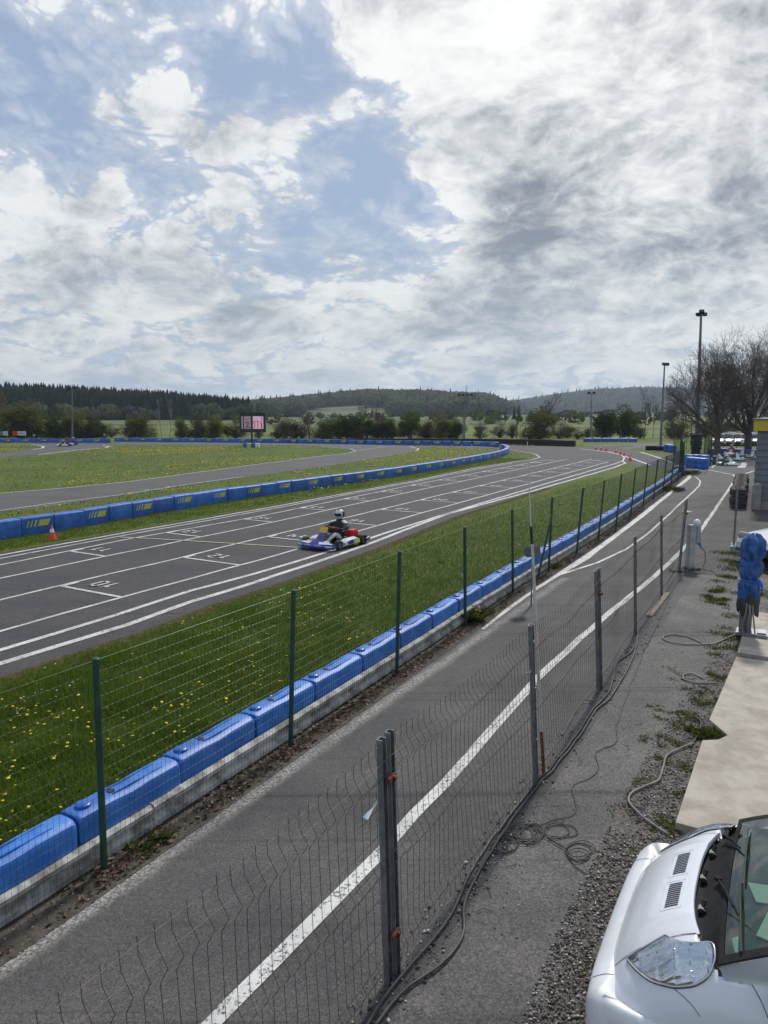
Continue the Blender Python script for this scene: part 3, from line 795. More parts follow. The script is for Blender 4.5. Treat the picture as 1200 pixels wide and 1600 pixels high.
for i in range(len(gb) - 1):
    mb = mesh_panel(gb[i], gt[i], gb[i + 1], gt[i + 1], .085, GZ, .0019, BND, .035, (.05, .05, .07, .03, .03, .02)[i], nrm=V, rag=.012, hr=.0021)
    mb.v = [tuple(Vector(p) - gy.location) for p in mb.v]; mb.build('mesh_panel', M_GRW, gy, fix=False)
    if i == 0: continue
# cross fence toward the paddock wall
cb = [G(1066, 888), G(1146, 858)]
cdv = (cb[1] - cb[0]); cb = [cb[0], cb[1], cb[1] + cdv * .98, cb[1] + cdv * 2.0]
cx = thing('panel_fence', 'grey steel mesh fence crossing behind the white post and blue cover', 'fence', tuple(cb[0]))
cn = Vector((cdv.y, -cdv.x, 0)).normalized()
for i, b in enumerate(cb):
    mb = MB(); mb.off = cx.location; mb.box(b + Vector((0, 0, .82)), (.05, .045, 1.72), rz=math.atan2(cdv.y, cdv.x), bev=.006)
    if i: mb.build('fence_post', M_ZINC, cx)
for i in range(3):
    t0 = cb[i] + Vector((0, 0, GH)); t1 = cb[i + 1] + Vector((0, 0, GH))
    mb = mesh_panel(cb[i], t0, cb[i + 1], t1, .07, GZ, .0021, BND, .03, .02, nrm=cn)
    mb.v = [tuple(Vector(p) - cx.location) for p in mb.v]; mb.build('mesh_panel', M_GRW, cx, fix=False)
# ------------------------------------------------------------------ grass, flowers, litter, pebbles
def region_pts(n, u0, u1, vf0, vf1, dens_pow=2.0):
    """random points, denser toward the camera"""
    t = rng.random(n); 
    k = dens_pow
    a = (u0 + 3.0); b = (u1 + 3.0)
    uu = (a ** (1 - k) + t * (b ** (1 - k) - a ** (1 - k))) ** (1 / (1 - k)) - 3.0
    w = rng.random(n); lo = vf0(uu); hi = vf1(uu); vv = lo + (hi - lo) * w
    return uu, vv
def uv_xy(uu, vv): return np.stack([uu * U.x + vv * V.x, uu * U.y + vv * V.y], 1)
e8 = [(p.dot(U), p.dot(V)) for p in dense(near, 1.0)]
e8.sort(); E8u = np.array([a for a, b in e8]); E8v = np.array([b for a, b in e8])
bk = [(p.dot(U), p.dot(V)) for p in dense(off_path(FPATH, -.45), 1.0)]; bk.sort(); BKu = np.array([a for a, b in bk]); BKv = np.array([b for a, b in bk])
lawn_lo = lambda u: np.interp(u, E8u, E8v) + .62
lawn_hi = lambda u: np.interp(u, BKu, BKv)
M_BLADE = leafmat('grass_blade', (.082, .152, .015), (.145, .205, .030), 0)
M_BLADE2 = leafmat('grass_blade_dry', (.17, .18, .045), (.12, .16, .03), 0)
def blades(name, uu, vv, h, w, mats, clump=.5, dryp=None):
    n = len(uu); xy = uv_xy(uu, vv)
    cl = np.array([mnoise.noise(Vector((x * 1.6, y * 1.6, 0))) for x, y in xy]) 
    hh = h * (.55 + .7 * rng.random(n)) * (1 + clump * cl * 1.6)
    hh = np.clip(hh, h * .25, h * 2.2)
    a = rng.random(n) * 2 * np.pi; lean = hh * (.15 + .6 * rng.random(n)); la = rng.random(n) * 2 * np.pi
    dx = np.cos(a) * w * .5; dy = np.sin(a) * w * .5
    v = np.zeros((n, 5, 3)); x, y = xy[:, 0], xy[:, 1]
    v[:, 0] = np.stack([x - dx, y - dy, 0 * x], 1); v[:, 1] = np.stack([x + dx, y + dy, 0 * x], 1)
    mx = x + np.cos(la) * lean * .35; my = y + np.sin(la) * lean * .35
    v[:, 2] = np.stack([mx + dx * .8, my + dy * .8, hh * .6], 1); v[:, 3] = np.stack([mx - dx * .8, my - dy * .8, hh * .6], 1)
    v[:, 4] = np.stack([x + np.cos(la) * lean, y + np.sin(la) * lean, hh], 1)
    f = np.array([[0, 1, 2], [0, 2, 3], [3, 2, 4]])[None] + (np.arange(n) * 5)[:, None, None]
    mi = np.repeat((rng.random(n) < (.16 + (dryp if dryp is not None else 0))).astype(int), 3)
    o = np_mesh(name, v.reshape(-1, 3), f.reshape(-1, 3), mats, mi=mi); return struct(o, 'stuff')
uu, vv = region_pts(230000, 0.2, 42, lawn_lo, lawn_hi, 2.1)
# shorter by the track edge
keep = rng.random(len(uu)) < np.clip((vv - lawn_lo(uu)) / .8 + .25, 0, 1); uu, vv = uu[keep], vv[keep]
o = blades('grass', uu, vv, .085, .010, [M_BLADE, M_BLADE2], dryp=.50 * np.exp(-(vv - lawn_lo(uu)) / .35)); tag(o, 'long green lawn grass between the straight and the blue blocks', None)
ru = 12 + rng.random(60000) * 45; far_lo = lambda u: -19.3 + 0 * u; 
l1 = [(p.dot(U), p.dot(V)) for p in dense(far_, 1.0)]; l1.sort(); L1u = np.array([a for a, b in l1]); L1v = np.array([b for a, b in l1])
ru = 8 + rng.random(50000) ** 1.5 * 50; frp = [(p.dot(U), p.dot(V)) for p in dense(FR, 1.0)]; frp.sort(); Fu = np.array([a for a, b in frp]); Fv = np.array([b for a, b in frp])
hi = np.interp(ru, L1u, L1v) - .5; lo = np.interp(ru, Fu, Fv) - 2.0; rv = lo + (hi - lo) * rng.random(len(ru))
o = blades('grass', ru, rv, .07, .016, [M_BLADE, M_BLADE2], .8); tag(o, 'short grass verge between the straight and the striped block row', None)

def dandelions(name, xy, rad, mats, label):
    """small domed flower heads on stalks"""
    n = len(xy); K = 6
    tv = [(0, 0, .3)] + [(math.cos(k * math.pi / 3), math.sin(k * math.pi / 3), 0) for k in range(6)] + [(0, 0, -.3)]
    tf = [(0, 1 + k, 1 + (k + 1) % 6) for k in range(6)] + [(7, 1 + (k + 1) % 6, 1 + k) for k in range(6)]
    z = .05 + .07 * rng.random(n); pos = np.column_stack([xy, z]); sc = rad * (.6 + .7 * rng.random(n))
    v, f = scatter(tv, tf, pos, sc, rng.random(n) * 6.28, (rng.random(n) - .5) * 1.2)
    o = np_mesh(name, v, f, mats); struct(o, 'stuff'); tag(o, label)
    return o
M_DAND = mat('dandelion_yellow', (.75, .55, .01), .7)
M_DAISY = mat('daisy_white', (.75, .75, .72), .7)
def patchy(uu, vv, sc, thr):
    k = np.array([mnoise.noise(Vector((a * sc, b * sc, 9.1))) for a, b in zip(uu, vv)]); return k > thr
uu, vv = region_pts(1900, .5, 40, lambda u: lawn_lo(u) + .3, lawn_hi, 1.25); k = patchy(uu, vv, .55, .16) | (rng.random(len(uu)) < .13); uu, vv = uu[k], vv[k]
dandelions('dandelions', uv_xy(uu, vv), .019, M_DAND, 'yellow dandelions dotting the near lawn behind the fence')
uu, vv = region_pts(1500, .5, 25, lambda u: lawn_lo(u) + 1, lawn_hi, 2.0); k = patchy(uu + 40, vv, .8, .30); uu, vv = uu[k], vv[k]
dandelions('daisies', uv_xy(uu, vv), .013, M_DAISY, 'small white daisies in loose patches in the near lawn')
# infield flowers: on the grass between the roads
n = 42000; fx = rng.uniform(-75, 20, n); fy = rng.uniform(18, 95, n)
def inpoly(x, y, poly):
    c = np.zeros(len(x), bool); j = len(poly) - 1
    for i in range(len(poly)):
        xi, yi = poly[i].x, poly[i].y; xj, yj = poly[j].x, poly[j].y
        with np.errstate(divide='ignore', invalid='ignore'):
            c ^= ((yi > y) != (yj > y)) & (x < (xj - xi) * (y - yi) / (yj - yi) + xi)
        j = i
    return c
bad = inpoly(fx, fy, trk) | inpoly(fx, fy, inf) | inpoly(fx, fy, pit)
pc = np.array([mnoise.noise(Vector((a * .10, b * .06, 4.1))) + .5 * mnoise.noise(Vector((a * .5, b * .3, 2.1))) for a, b in zip(fx, fy)])
vvv = fx * V.x + fy * V.y
k = ~bad & (pc > .16) & (vvv < -19.8)
dandelions('dandelions', np.stack([fx[k], fy[k]], 1), .050, M_DAND, 'yellow dandelions spread over the infield lawns')

nb_ = 60000; gx_ = rng.uniform(-70, 25, nb_); gy2 = 20 + 76 * rng.random(nb_) ** 1.3; okb = ~(inpoly(gx_, gy2, trk) | inpoly(gx_, gy2, inf) | inpoly(gx_, gy2, pit)); gx_, gy2 = gx_[okb], gy2[okb]; vb = gx_ * V.x + gy2 * V.y; ub = gx_ * U.x + gy2 * U.y; okb = vb < -19.9
o = blades('grass', ub[okb], vb[okb], .075, .035, [leafmat('infield_blade', (.085, .138, .015), (.140, .185, .028), 0, .6), M_BLADE], .8); tag(o, 'tufty grass over the infield lawns beyond the striped blocks')
# pebbles on the gravel strip and crumbs along the fence foot
oct_v = [(1, 0, 0), (-1, 0, 0), (0, .8, 0), (0, -.8, 0), (.1, .1, .6), (0, 0, -.6), (.5, .5, .25), (-.5, .4, .3)]
oct_f = [(0, 2, 4), (2, 1, 4), (1, 3, 4), (3, 0, 4), (2, 0, 5), (1, 2, 5), (3, 1, 5), (0, 3, 5)]
def pebbles(name, uu, vv, s, mats, w, label, z=.01):
    n = len(uu); sc = s * (.4 + 1.0 * rng.random(n) ** 2.5)
    pos = np.column_stack([uv_xy(uu, vv), z + sc * .25]); S = np.stack([sc, sc * (.6 + .4 * rng.random(n)), sc * .8], 1)
    v, f = scatter(oct_v, oct_f, pos, S, rng.random(n) * 6.28, (rng.random(n) - .5) * .8)
    mi = np.repeat(rng.choice(len(mats), n, p=w), len(oct_f)); o = np_mesh(name, v, f, mats, mi=mi); struct(o, 'stuff'); tag(o, label); return o
PB = [mat('pebble_dark', (.055, .047, .042), .9), mat('pebble_mid', (.14, .12, .105), .9), mat('pebble_light', (.30, .27, .25), .9), mat('pebble_white', (.52, .50, .47), .85)]
uu, vv = region_pts(60000, -.5, 15, lambda u: np.interp(u, [-2, 1.5, 4.6, 8, 11, 15.4], [-1.18, -1.12, -1.22, -1.15, -.9, -.3]), lambda u: np.interp(u, [-2, 6.3, 8, 10.5, 15], [-.40, -.62, -.42, -.40, .4]), 2.2)
k = np.array([mnoise.noise(Vector((a * 1.2, b * 2.5, 1.1))) for a, b in zip(uu, vv)]) > -.42; uu, vv = uu[k], vv[k]
pebbles('gravel', uu, vv, .013, PB, [.34, .34, .23, .09], 'loose brown and white gravel beside the concrete slabs')
uu, vv = region_pts(2200, 1.2, 14, lambda u: -2.15 + 0 * u, lambda u: -1.80 + 0 * u, 1.5); k = rng.random(len(uu)) < np.exp(-np.abs(vv + 1.95) * 9); 
pebbles('gravel', uu[k], vv[k], .018, PB, [.35, .3, .2, .15], 'stone crumbs along the foot of the grey mesh fence')
uu = 1 + rng.random(1500) * 12; vv = -1.95 + rng.random(1500) * 1.0
pebbles('gravel', uu, vv, .008, PB, [.4, .3, .2, .1], 'stray stones strewn over the service path')
# leaf litter and soil between guard rail and lane
def strip_pts(n, d0, d1):
    pth = [(p.dot(U), p.dot(V)) for p in dense(FPATH, 1.0)]; pth.sort(); a = np.array([q[0] for q in pth]); b = np.array([q[1] for q in pth])
    uu = .8 + rng.random(n) ** 1.4 * 28; return uu, np.interp(uu, a, b) + d0 + (d1 - d0) * rng.random(n)
uu, vv = strip_pts(9000, -.07, .20)
leaf_v = [(-1, 0, 0), (0, -.55, .15), (1, 0, .05), (0, .55, .25), (0, 0, -.08)]; leaf_f = [(0, 1, 4), (1, 2, 4), (2, 3, 4), (3, 0, 4)]
ok = np.array([mnoise.noise(Vector((a * 1.3, b * 3, 5.1))) for a, b in zip(uu, vv)]) + (rng.random(len(uu)) - .5) * .5 > -.12; uu, vv = uu[ok], vv[ok]
n = len(uu); sc = .012 + .024 * rng.random(n) ** 2; 
v, f = scatter(leaf_v, leaf_f, np.column_stack([uv_xy(uu, vv), .012 + .03 * rng.random(n)]), sc, rng.random(n) * 6.28, (rng.random(n) - .5) * 1.6)
LF = [mat('dead_leaf', (.10, .055, .03), .9), mat('dead_leaf_pale', (.24, .16, .10), .9), mat('dead_leaf_dark', (.035, .025, .018), .9)]
o = np_mesh('leaf_litter', v, f, LF, mi=np.repeat(rng.choice(3, n, p=[.4, .2, .4]), 4)); struct(o, 'stuff'); tag(o, 'brown dead leaves gathered between guard rail and pit lane')
uu, vv = strip_pts(9000, -.08, .24); pebbles('soil_crumbs', uu, vv, .010, PB, [.66, .2, .1, .04], 'dark soil and grit along the foot of the green fence')
m = MB(); m.ribbon(dense(off_path(FPATH, .07), .5), .34, .013); struct(m.build('soil_strip', mat('soil', (.050, .040, .030), .95, (.10, .085, .065), 12, 1, 40), fix=False))

# weeds along slab edge and at post feet
M_WEED = leafmat('weed_leaf', (.050, .082, .016), (.13, .135, .035), .1, 9)
def weeds(name, spots_, label):
    V_, F_ = [], []; nb = 0
    for (c, rad, n, h) in spots_:
        K = 7; ca = rng.random(K) * 6.28; cr = rad * 1.5 * rng.random(K) ** .6; ci = rng.integers(0, K, n); x = c[0] + np.cos(ca[ci]) * cr[ci] + rng.normal(0, rad * .28, n); y = c[1] + np.sin(ca[ci]) * cr[ci] + rng.normal(0, rad * .28, n)
        hh = h * (.4 + .7 * rng.random(n)); th = rng.random(n) * 6.28; w = .006 + .008 * rng.random(n)
        out = .4 + .9 * rng.random(n)
        v = np.zeros((n, 4, 3)); dx, dy = -np.sin(th), np.cos(th)
        v[:, 0] = np.stack([x, y, 0 * x + .01], 1)
        v[:, 1] = np.stack([x + np.cos(th) * hh * out * .5 + dx * w, y + np.sin(th) * hh * out * .5 + dy * w, hh * .75], 1)
        v[:, 2] = np.stack([x + np.cos(th) * hh * out, y + np.sin(th) * hh * out, hh], 1)
        v[:, 3] = np.stack([x + np.cos(th) * hh * out * .5 - dx * w, y + np.sin(th) * hh * out * .5 - dy * w, hh * .75], 1)
        f = np.array([[0, 1, 2], [0, 2, 3]])[None] + (np.arange(n) * 4)[:, None, None] + nb; nb += n * 4
        V_.append(v.reshape(-1, 3)); F_.append(f.reshape(-1, 3))
    o = np_mesh(name, np.concatenate(V_), np.concatenate(F_), M_WEED); struct(o, 'stuff'); tag(o, label)
W_ = [((1115, 1155), .13, 420, .13), ((1095, 1148), .09, 200, .10), ((1108, 1100), .14, 260, .07), ((1080, 1120), .12, 240, .06), ((1125, 1060), .10, 200, .06), ((1140, 1020), .2, 360, .07), ((1135, 990), .25, 420, .07), ((1118, 940), .2, 500, .10), ((1124, 925), .2, 300, .10),
      ((1140, 905), .3, 500, .08), ((1148, 880), .35, 600, .09), ((1160, 870), .4, 600, .08), ((1035, 1160), .12, 220, .05), ((1050, 1190), .10, 150, .04), ((1048, 1130), .12, 160, .05), ((1030, 1110), .1, 140, .04), ((1075, 1240), .10, 200, .05), ((1058, 1290), .12, 220, .05), ((1045, 1302), .09, 150, .05),
      ((1005, 1225), .1, 120, .03), ((985, 1270), .12, 120, .03), ((925, 1515), .05, 70, .03), ((905, 1500), .08, 80, .02), ((1060, 1055), .15, 140, .04), ((1090, 1080), .1, 160, .05), ((1180, 890), .5, 900, .09), ((1195, 930), .3, 400, .08), ((1150, 960), .2, 200, .06), ((1160, 1002), .2, 200, .06), ((920, 1420), .10, 60, .02), ((1000, 1330), .1, 80, .03), ((1090, 1200), .12, 160, .05)]
weeds('weeds', [(tuple(G(*a)[:2]), r_ * 1.1, int(n_ * 1.1), h_ * .6) for a, r_, n_, h_ in W_], 'low green weeds growing along the concrete slab edge')
tf_ = [((742, 972), .10, 260, .22), ((758, 962), .09, 120, .10), ((235, 1320), .10, 140, .07), ((690, 880), .05, 60, .06), ((868, 888), .08, 120, .12), ((1050, 768), .3, 250, .25), ((1072, 742), .5, 300, .3), ((1078, 890), .14, 160, .06), ((1058, 893), .12, 120, .05)]
weeds('weeds', [(tuple(G(*a)[:2]), r_, n_, h_) for a, r_, n_, h_ in tf_], 'taller green weed tufts at the foot of the fences')
dandelions('dandelions', np.array([tuple(G(742 + random.uniform(-10, 10), 955 + random.uniform(-7, 7), .15)[:2]) for _ in range(14)]), .03, M_DAND, 'yellow flower clump beside the green fence post').location.z = .10

# ------------------------------------------------------------------ trees
def branch_tree(seed, H, levels=5, spread=.55, trunk_r=.03, first=.25, kids=(3, 5), thin=.62, up=.25, wig=.12, minr=.006, lenf=.72, base_len=.34):
    rd = random.Random(seed); mb = MB(); tips = []
    def grow(p, d, L, r, lv):
        n = 4 if lv < 3 else 3; pts = [p]; q = p.copy(); dd = d.copy()
        for i in range(n):
            dd = (dd + Vector((rd.uniform(-wig, wig), rd.uniform(-wig, wig), rd.uniform(-wig * .5, wig) + up * .12 * (lv > 0)))).normalized()
            q = q + dd * L / n; pts.append(q.copy())
        r1 = max(minr, r * thin); mb.tube(pts, [r + (r1 - r) * i / n for i in range(n + 1)], 6 if lv < 2 else 4 if lv < 3 else 3, cap=False)
        if lv >= levels: tips.append(q); return
        nk = rd.randint(*kids); a0 = rd.uniform(0, 6.28)
        for k in range(nk):
            t = (1.0 if k == 0 else rd.uniform(first if lv else .45, 1.0)); i = t * n; i0 = min(n - 1, int(i)); pp = pts[i0].lerp(pts[i0 + 1], i - i0)
            az = a0 + k * 2.4 + rd.uniform(-.4, .4); ax = dd.orthogonal().normalized(); ax = Matrix.Rotation(az, 3, dd) @ ax
            sp = spread * (.35 if k == 0 else 1) * rd.uniform(.7, 1.25)
            nd = (dd * math.cos(sp) + ax * math.sin(sp) + Vector((0, 0, up * .25))).normalized()
            grow(pp, nd, L * lenf * rd.uniform(.75, 1.15) * (1 if k == 0 else .92), r1 * (1 if k == 0 else .78), lv + 1)
    grow(Vector((0, 0, 0)), Vector((0, 0, 1)), H * base_len, H * trunk_r, 0)
    zmax = max(v[2] for v in mb.v); k = H / zmax
    mb.v = [(a * k, b * k, c * k) for a, b, c in mb.v]; tips = [t * k for t in tips]
    return mb, tips
def split_trunk(mb, name_mat, parent, zcut):
    """thick low wood is the trunk part, the rest the branches of the crown"""
    vs = mb.v; lo = MB(); hi = MB()
    for tgt, cond in ((lo, lambda f: all(vs[i][2] < zcut for i in f)), (hi, lambda f: not all(vs[i][2] < zcut for i in f))):
        fs = [f for f in mb.f if cond(f)]; used = sorted({i for f in fs for i in f}); mp = {j: k for k, j in enumerate(used)}
        tgt.v = [vs[i] for i in used]; tgt.f = [tuple(mp[i] for i in f) for f in fs]; tgt.m = [0] * len(fs)
    lo.build('trunk', name_mat, parent, smooth=True, fix=False); hi.build('crown', name_mat, parent, smooth=True, fix=False)
M_BARK = mat('grey_bark', (.060, .050, .042), .95, (.095, .082, .070), 6, .4, 30)
M_TWIG = mat('purple_twig', (.085, .066, .058), .95, (.14, .11, .092), 3)
M_BIRCH = mat('birch_bark', (.34, .31, .28), .9, (.10, .08, .07), 5)
def leaf_crown(tips, n_per, spread, size, seed, shell=None):
    r_ = np.random.default_rng(seed); T = np.array([tuple(t) for t in tips]); n = len(T) * n_per
    pos = np.repeat(T, n_per, 0) + r_.normal(0, spread, (n, 3)); pos[:, 2] = np.maximum(pos[:, 2], .05)
    a = r_.normal(0, 1, (n, 3)); a /= np.linalg.norm(a, axis=1)[:, None]; b = r_.normal(0, 1, (n, 3)); b -= a * (a * b).sum(1)[:, None]; b /= np.linalg.norm(b, axis=1)[:, None]
    s = (size * (.5 + r_.random(n)))[:, None]; v = np.stack([pos - a * s, pos + b * s * .6, pos + a * s, pos - b * s * .6], 1)
    f = np.arange(n * 4).reshape(-1, 4); return v.reshape(-1, 3), f
LM = {'olive': leafmat('leaf_olive', (.090, .105, .024), (.150, .150, .040), .15, 6), 'green': leafmat('leaf_green', (.050, .078, .018), (.090, .118, .030), .15, 6), 'dark': leafmat('leaf_dark', (.026, .044, .014), (.055, .075, .022), .1, 6),
      'brown': leafmat('leaf_bud', (.085, .068, .042), (.13, .11, .055), .15, 6), 'pale': leafmat('leaf_pale', (.12, .14, .045), (.16, .17, .06))}
BUSH = {}
def bush_proto(kind, k):
    key = (kind, k)
    if key in BUSH: return BUSH[key]
    o = thing('bush', 'x', 'bush'); rd = random.Random(k * 13 + ord(kind[0])); r_ = np.random.default_rng(k * 5 + ord(kind[0]))
    lobes = []
    for q in range(9 + 2 * k):
        a = rd.uniform(0, 6.28); rr = rd.uniform(0, .30); z = rd.uniform(.18, .80) * (1 - rr * .9); lobes.append((math.cos(a) * rr, math.sin(a) * rr, z, rd.uniform(.10, .21)))
    lobes.append((rd.uniform(-.08, .08), 0, .80, .18))
    # stems fanning from the ground into each lobe
    mb = MB()
    for x, y, z, r in lobes:
        b0 = Vector((x * .15, y * .15, 0)); e = Vector((x, y, z)); mb.tube([b0, b0.lerp(e, .5) + Vector((0, 0, .06)), e], [.014, .010, .005], 4, cap=False)
        for q in range(16):
            d = Vector((rd.gauss(0, 1), rd.gauss(0, 1), rd.gauss(.7, .8))).normalized(); st = b0.lerp(e, rd.uniform(.4, 1)); mb.tube([st, st + d * r * rd.uniform(.5, 1.0), st + d * r * rd.uniform(1.1, 1.45) + Vector((0, 0, .02))], [.004, .003, .0015], 3, cap=False)
    mb.build('stems', M_TWIG, o, smooth=True, fix=False)
    per = {'brown': 170, 'dark': 480}.get(kind, 400); P_ = []
    for x, y, z, r in lobes:
        d = r_.normal(0, 1, (per, 3)); d /= np.linalg.norm(d, axis=1)[:, None]; rad_ = r * (.45 + .65 * r_.random(per) ** .6) * (1 + .22 * np.sin(d[:, 0] * 7 + d[:, 2] * 5 + x * 9))
        P_.append(np.array([x, y, z]) + d * rad_[:, None] * np.array([1, 1, 1.05]))
    P_ = np.concatenate(P_); P_[:, 2] = np.abs(P_[:, 2] - .015) + .015; tl = [Vector(p) for p in P_]
    v, f = leaf_crown(tl, 1, .012, .017, k + 5); np_mesh('crown', v, f, LM[kind], o)
    BUSH[key] = o; return o
BARE = {}
def bare_proto(k):
    if k in BARE: return BARE[k]
    o = thing('bare_tree', 'x', 'tree')
    narrow = k in (0, 1)
    mb, tips = branch_tree(40 + k, 1.0, 5, .34 if narrow else .52, .011 if narrow else .016, .12, (3, 4), .60, .30, .10, .0015, .70, .36)
    split_trunk(mb, M_BIRCH if k == 0 else M_TWIG, o, .16); BARE[k] = o; return o
COUNT = {}
def plant(proto, x, yb, yt, wpx, dist, label, grp, zb=None):
    p = AT(x, yb, dist); z = terr(p.x, p.y); top = AT(x, yt, dist).z; h = top - z
    o = sub_thing(proto, USED, (p.x, p.y, z), random.uniform(0, 6.28), label, grp)
    USED[proto.name] = True
    w = wpx / FPX * dist
    o.scale = (w, w, h) ; return o
BUSHES = [(5, 612, 30, 'brown', 128), (40, 626, 78, 'olive', 112), (88, 646, 36, 'green', 114), (120, 640, 52, 'olive', 116), (148, 643, 26, 'brown', 118), (174, 662, 26, 'brown', 122), (204, 648, 24, 'brown', 118), (222, 647, 42, 'olive', 114), (284, 652, 30, 'olive', 114),
          (312, 647, 34, 'brown', 117), (336, 651, 40, 'olive', 113), (368, 660, 30, 'brown', 116), (405, 662, 26, 'brown', 114), (433, 662, 30, 'brown', 113), (462, 664, 30, 'brown', 118), (505, 655, 34, 'olive', 114), (533, 651, 30, 'green', 112), (556, 653, 38, 'dark', 115), (590, 656, 34, 'brown', 117),
          (612, 652, 28, 'olive', 114), (641, 645, 42, 'green', 110), (668, 655, 30, 'brown', 115), (690, 650, 40, 'olive', 112), (712, 656, 26, 'green', 116), (750, 660, 26, 'brown', 112), (800, 660, 26, 'brown', 118), (842, 640, 62, 'olive', 112), (874, 656, 34, 'brown', 115), (902, 668, 26, 'brown', 112),
          (945, 640, 46, 'dark', 108), (972, 634, 52, 'green', 110), (1062, 655, 40, 'brown', 112), (1150, 660, 50, 'brown', 110), (1000, 668, 24, 'brown', 116)]
for q in range(34):
    BUSHES.append((random.choice([random.uniform(0, 160), random.uniform(440, 720), random.uniform(440, 720), random.uniform(1040, 1200)]), random.uniform(648, 664), random.uniform(26, 40), random.choice(['brown', 'dark', 'green', 'olive']), random.uniform(112, 127)))
for q in range(30):
    BUSHES.append((random.choice([random.uniform(0, 240), random.uniform(280, 380), random.uniform(445, 720), random.uniform(445, 720), random.uniform(780, 1180)]), random.uniform(657, 672), random.uniform(26, 44), random.choice(['brown', 'olive', 'brown', 'green']), random.uniform(113, 127)))
DESC = {'olive': 'olive green spring bush', 'green': 'fuller mid green bush', 'dark': 'dark green dense bush', 'brown': 'brownish half-bare bush'}
cnt = {}
for i, (x, yt, w, kind, dist) in enumerate(sorted(BUSHES)):
    cnt[kind] = cnt.get(kind, 0) + 1
    plant(bush_proto(kind, i % 2), x, 690, yt - 2, w * 1.55, dist, f'{DESC[kind]} in the hedge beyond the track, {ordn(cnt[kind])} such from left', 'bushes in the hedge line')
BARES = [(8, 608, 26, 1, 130, 'thin brown bare tree behind the big olive bush at the left edge'), (102, 632, 22, 1, 122, 'small bare tree just left of the leftmost floodlight pole'), (253, 614, 22, 0, 116, 'pale-stemmed bare birch, left one of the pair beyond the infield'),
         (266, 614, 22, 0, 117, 'pale-stemmed bare birch, right one of the pair beyond the infield'), (300, 618, 24, 1, 122, 'slender bare tree against the spruce wood right of the birch pair'), (402, 614, 26, 1, 128, 'bare tree rising behind the screen'),
         (484, 630, 34, 2, 116, 'dark bare tree standing alone right of the screen'), (565, 618, 36, 1, 122, 'tall thin bare tree above the hedge, left of the hill meadow gap'), (590, 622, 30, 1, 125, 'slightly shorter bare tree beside the tall thin one above the hedge'), (723, 604, 40, 0, 113, 'bare birch wrapped round the floodlight mast at mid right'),
         (750, 657, 26, 2, 111, 'small bare shrub-like tree right of the floodlight mast'), (807, 616, 34, 1, 114, 'slim bare tree left of the broad leafing tree'), (845, 607, 50, 2, 116, 'broad half-bare tree with green base right of centre'), (1006, 600, 34, 1, 114, 'tall bare tree right of the dark green bushes'), (1020, 612, 24, 1, 118, 'lower bare tree beside the tall one right of the dark bushes'),
         (1050, 622, 30, 1, 108, 'bare tree just right of the middle floodlight pole'), (1066, 618, 30, 1, 104, 'bare tree left of the tallest floodlight pole'), (1080, 610, 36, 1, 106, 'bare tree directly behind the tallest floodlight pole')]
for x, yt, w, k, dist, lab in BARES: plant(bare_proto(k), x, 690, yt, w * 2.2, dist, lab, 'bare trees beyond the track')
def big_bare(seed, H, hw):
    rd = random.Random(seed); mb = MB(); zt = H * .17; r0 = H * .026
    mb.tube([Vector((0, 0, 0)), Vector((.03, 0, zt * .3)), Vector((-.04, .02, zt * .7)), Vector((0, 0, zt))], [r0 * 1.25, r0 * 1.02, r0 * .95, r0 * .9], 10, cap=False)
    def env(p):   # inside the dome-shaped crown?
        q = (p.z - H * .42) / (H * .58) if p.z > H * .42 else (H * .42 - p.z) / (H * .42); return (math.hypot(p.x, p.y) / hw) ** 2 + q * q
    def grow(p, d, L, r, lv):
        n = 3 if lv < 4 else 2; pts = [p]; q = p.copy(); dd = d.copy(); w = .10 + .03 * lv
        for i in range(n):
            dd = (dd + Vector((rd.gauss(0, w), rd.gauss(0, w), rd.gauss(.03, w)))).normalized(); q = q + dd * L / n; pts.append(q.copy())
        r1 = max(.0085, r * .62); mb.tube(pts, [r + (r1 - r) * i / n for i in range(n + 1)], 6 if lv < 2 else 4 if lv < 3 else 3, cap=False)
        if lv >= 6: return
        if env(q) > 1.05: return
        nk = 3 if lv > 0 else 4
        for k in range(nk):
            t = 1.0 if k == 0 else rd.uniform(.35, 1.0); i0 = min(n - 1, int(t * n)); pp = pts[i0].lerp(pts[i0 + 1], t * n - i0)
            ax = Matrix.Rotation(rd.uniform(0, 6.28), 3, dd) @ dd.orthogonal().normalized(); sp = (.16 if k == 0 else .62) * rd.uniform(.7, 1.3)
            grow(pp, (dd * math.cos(sp) + ax * math.sin(sp) + Vector((0, 0, .10))).normalized(), L * rd.uniform(.62, .84), r1 * (.95 if k == 0 else .66), lv + 1)
    for k in range(8):
        a = k * 2.4 + rd.uniform(-.3, .3); th = R(12) if k == 0 else R(rd.uniform(22, 62)); b = Vector((0, 0, zt * rd.uniform(.80, 1.0)))
        grow(b, Vector((math.cos(a) * math.sin(th), math.sin(a) * math.sin(th), math.cos(th))), H * (.26 if th < .7 else .22), r0 * (.62 if k < 4 else .42), 0)
    zm = max(v[2] for v in mb.v); mb.v = [(x, y, z * H / zm) for x, y, z in mb.v]; return mb
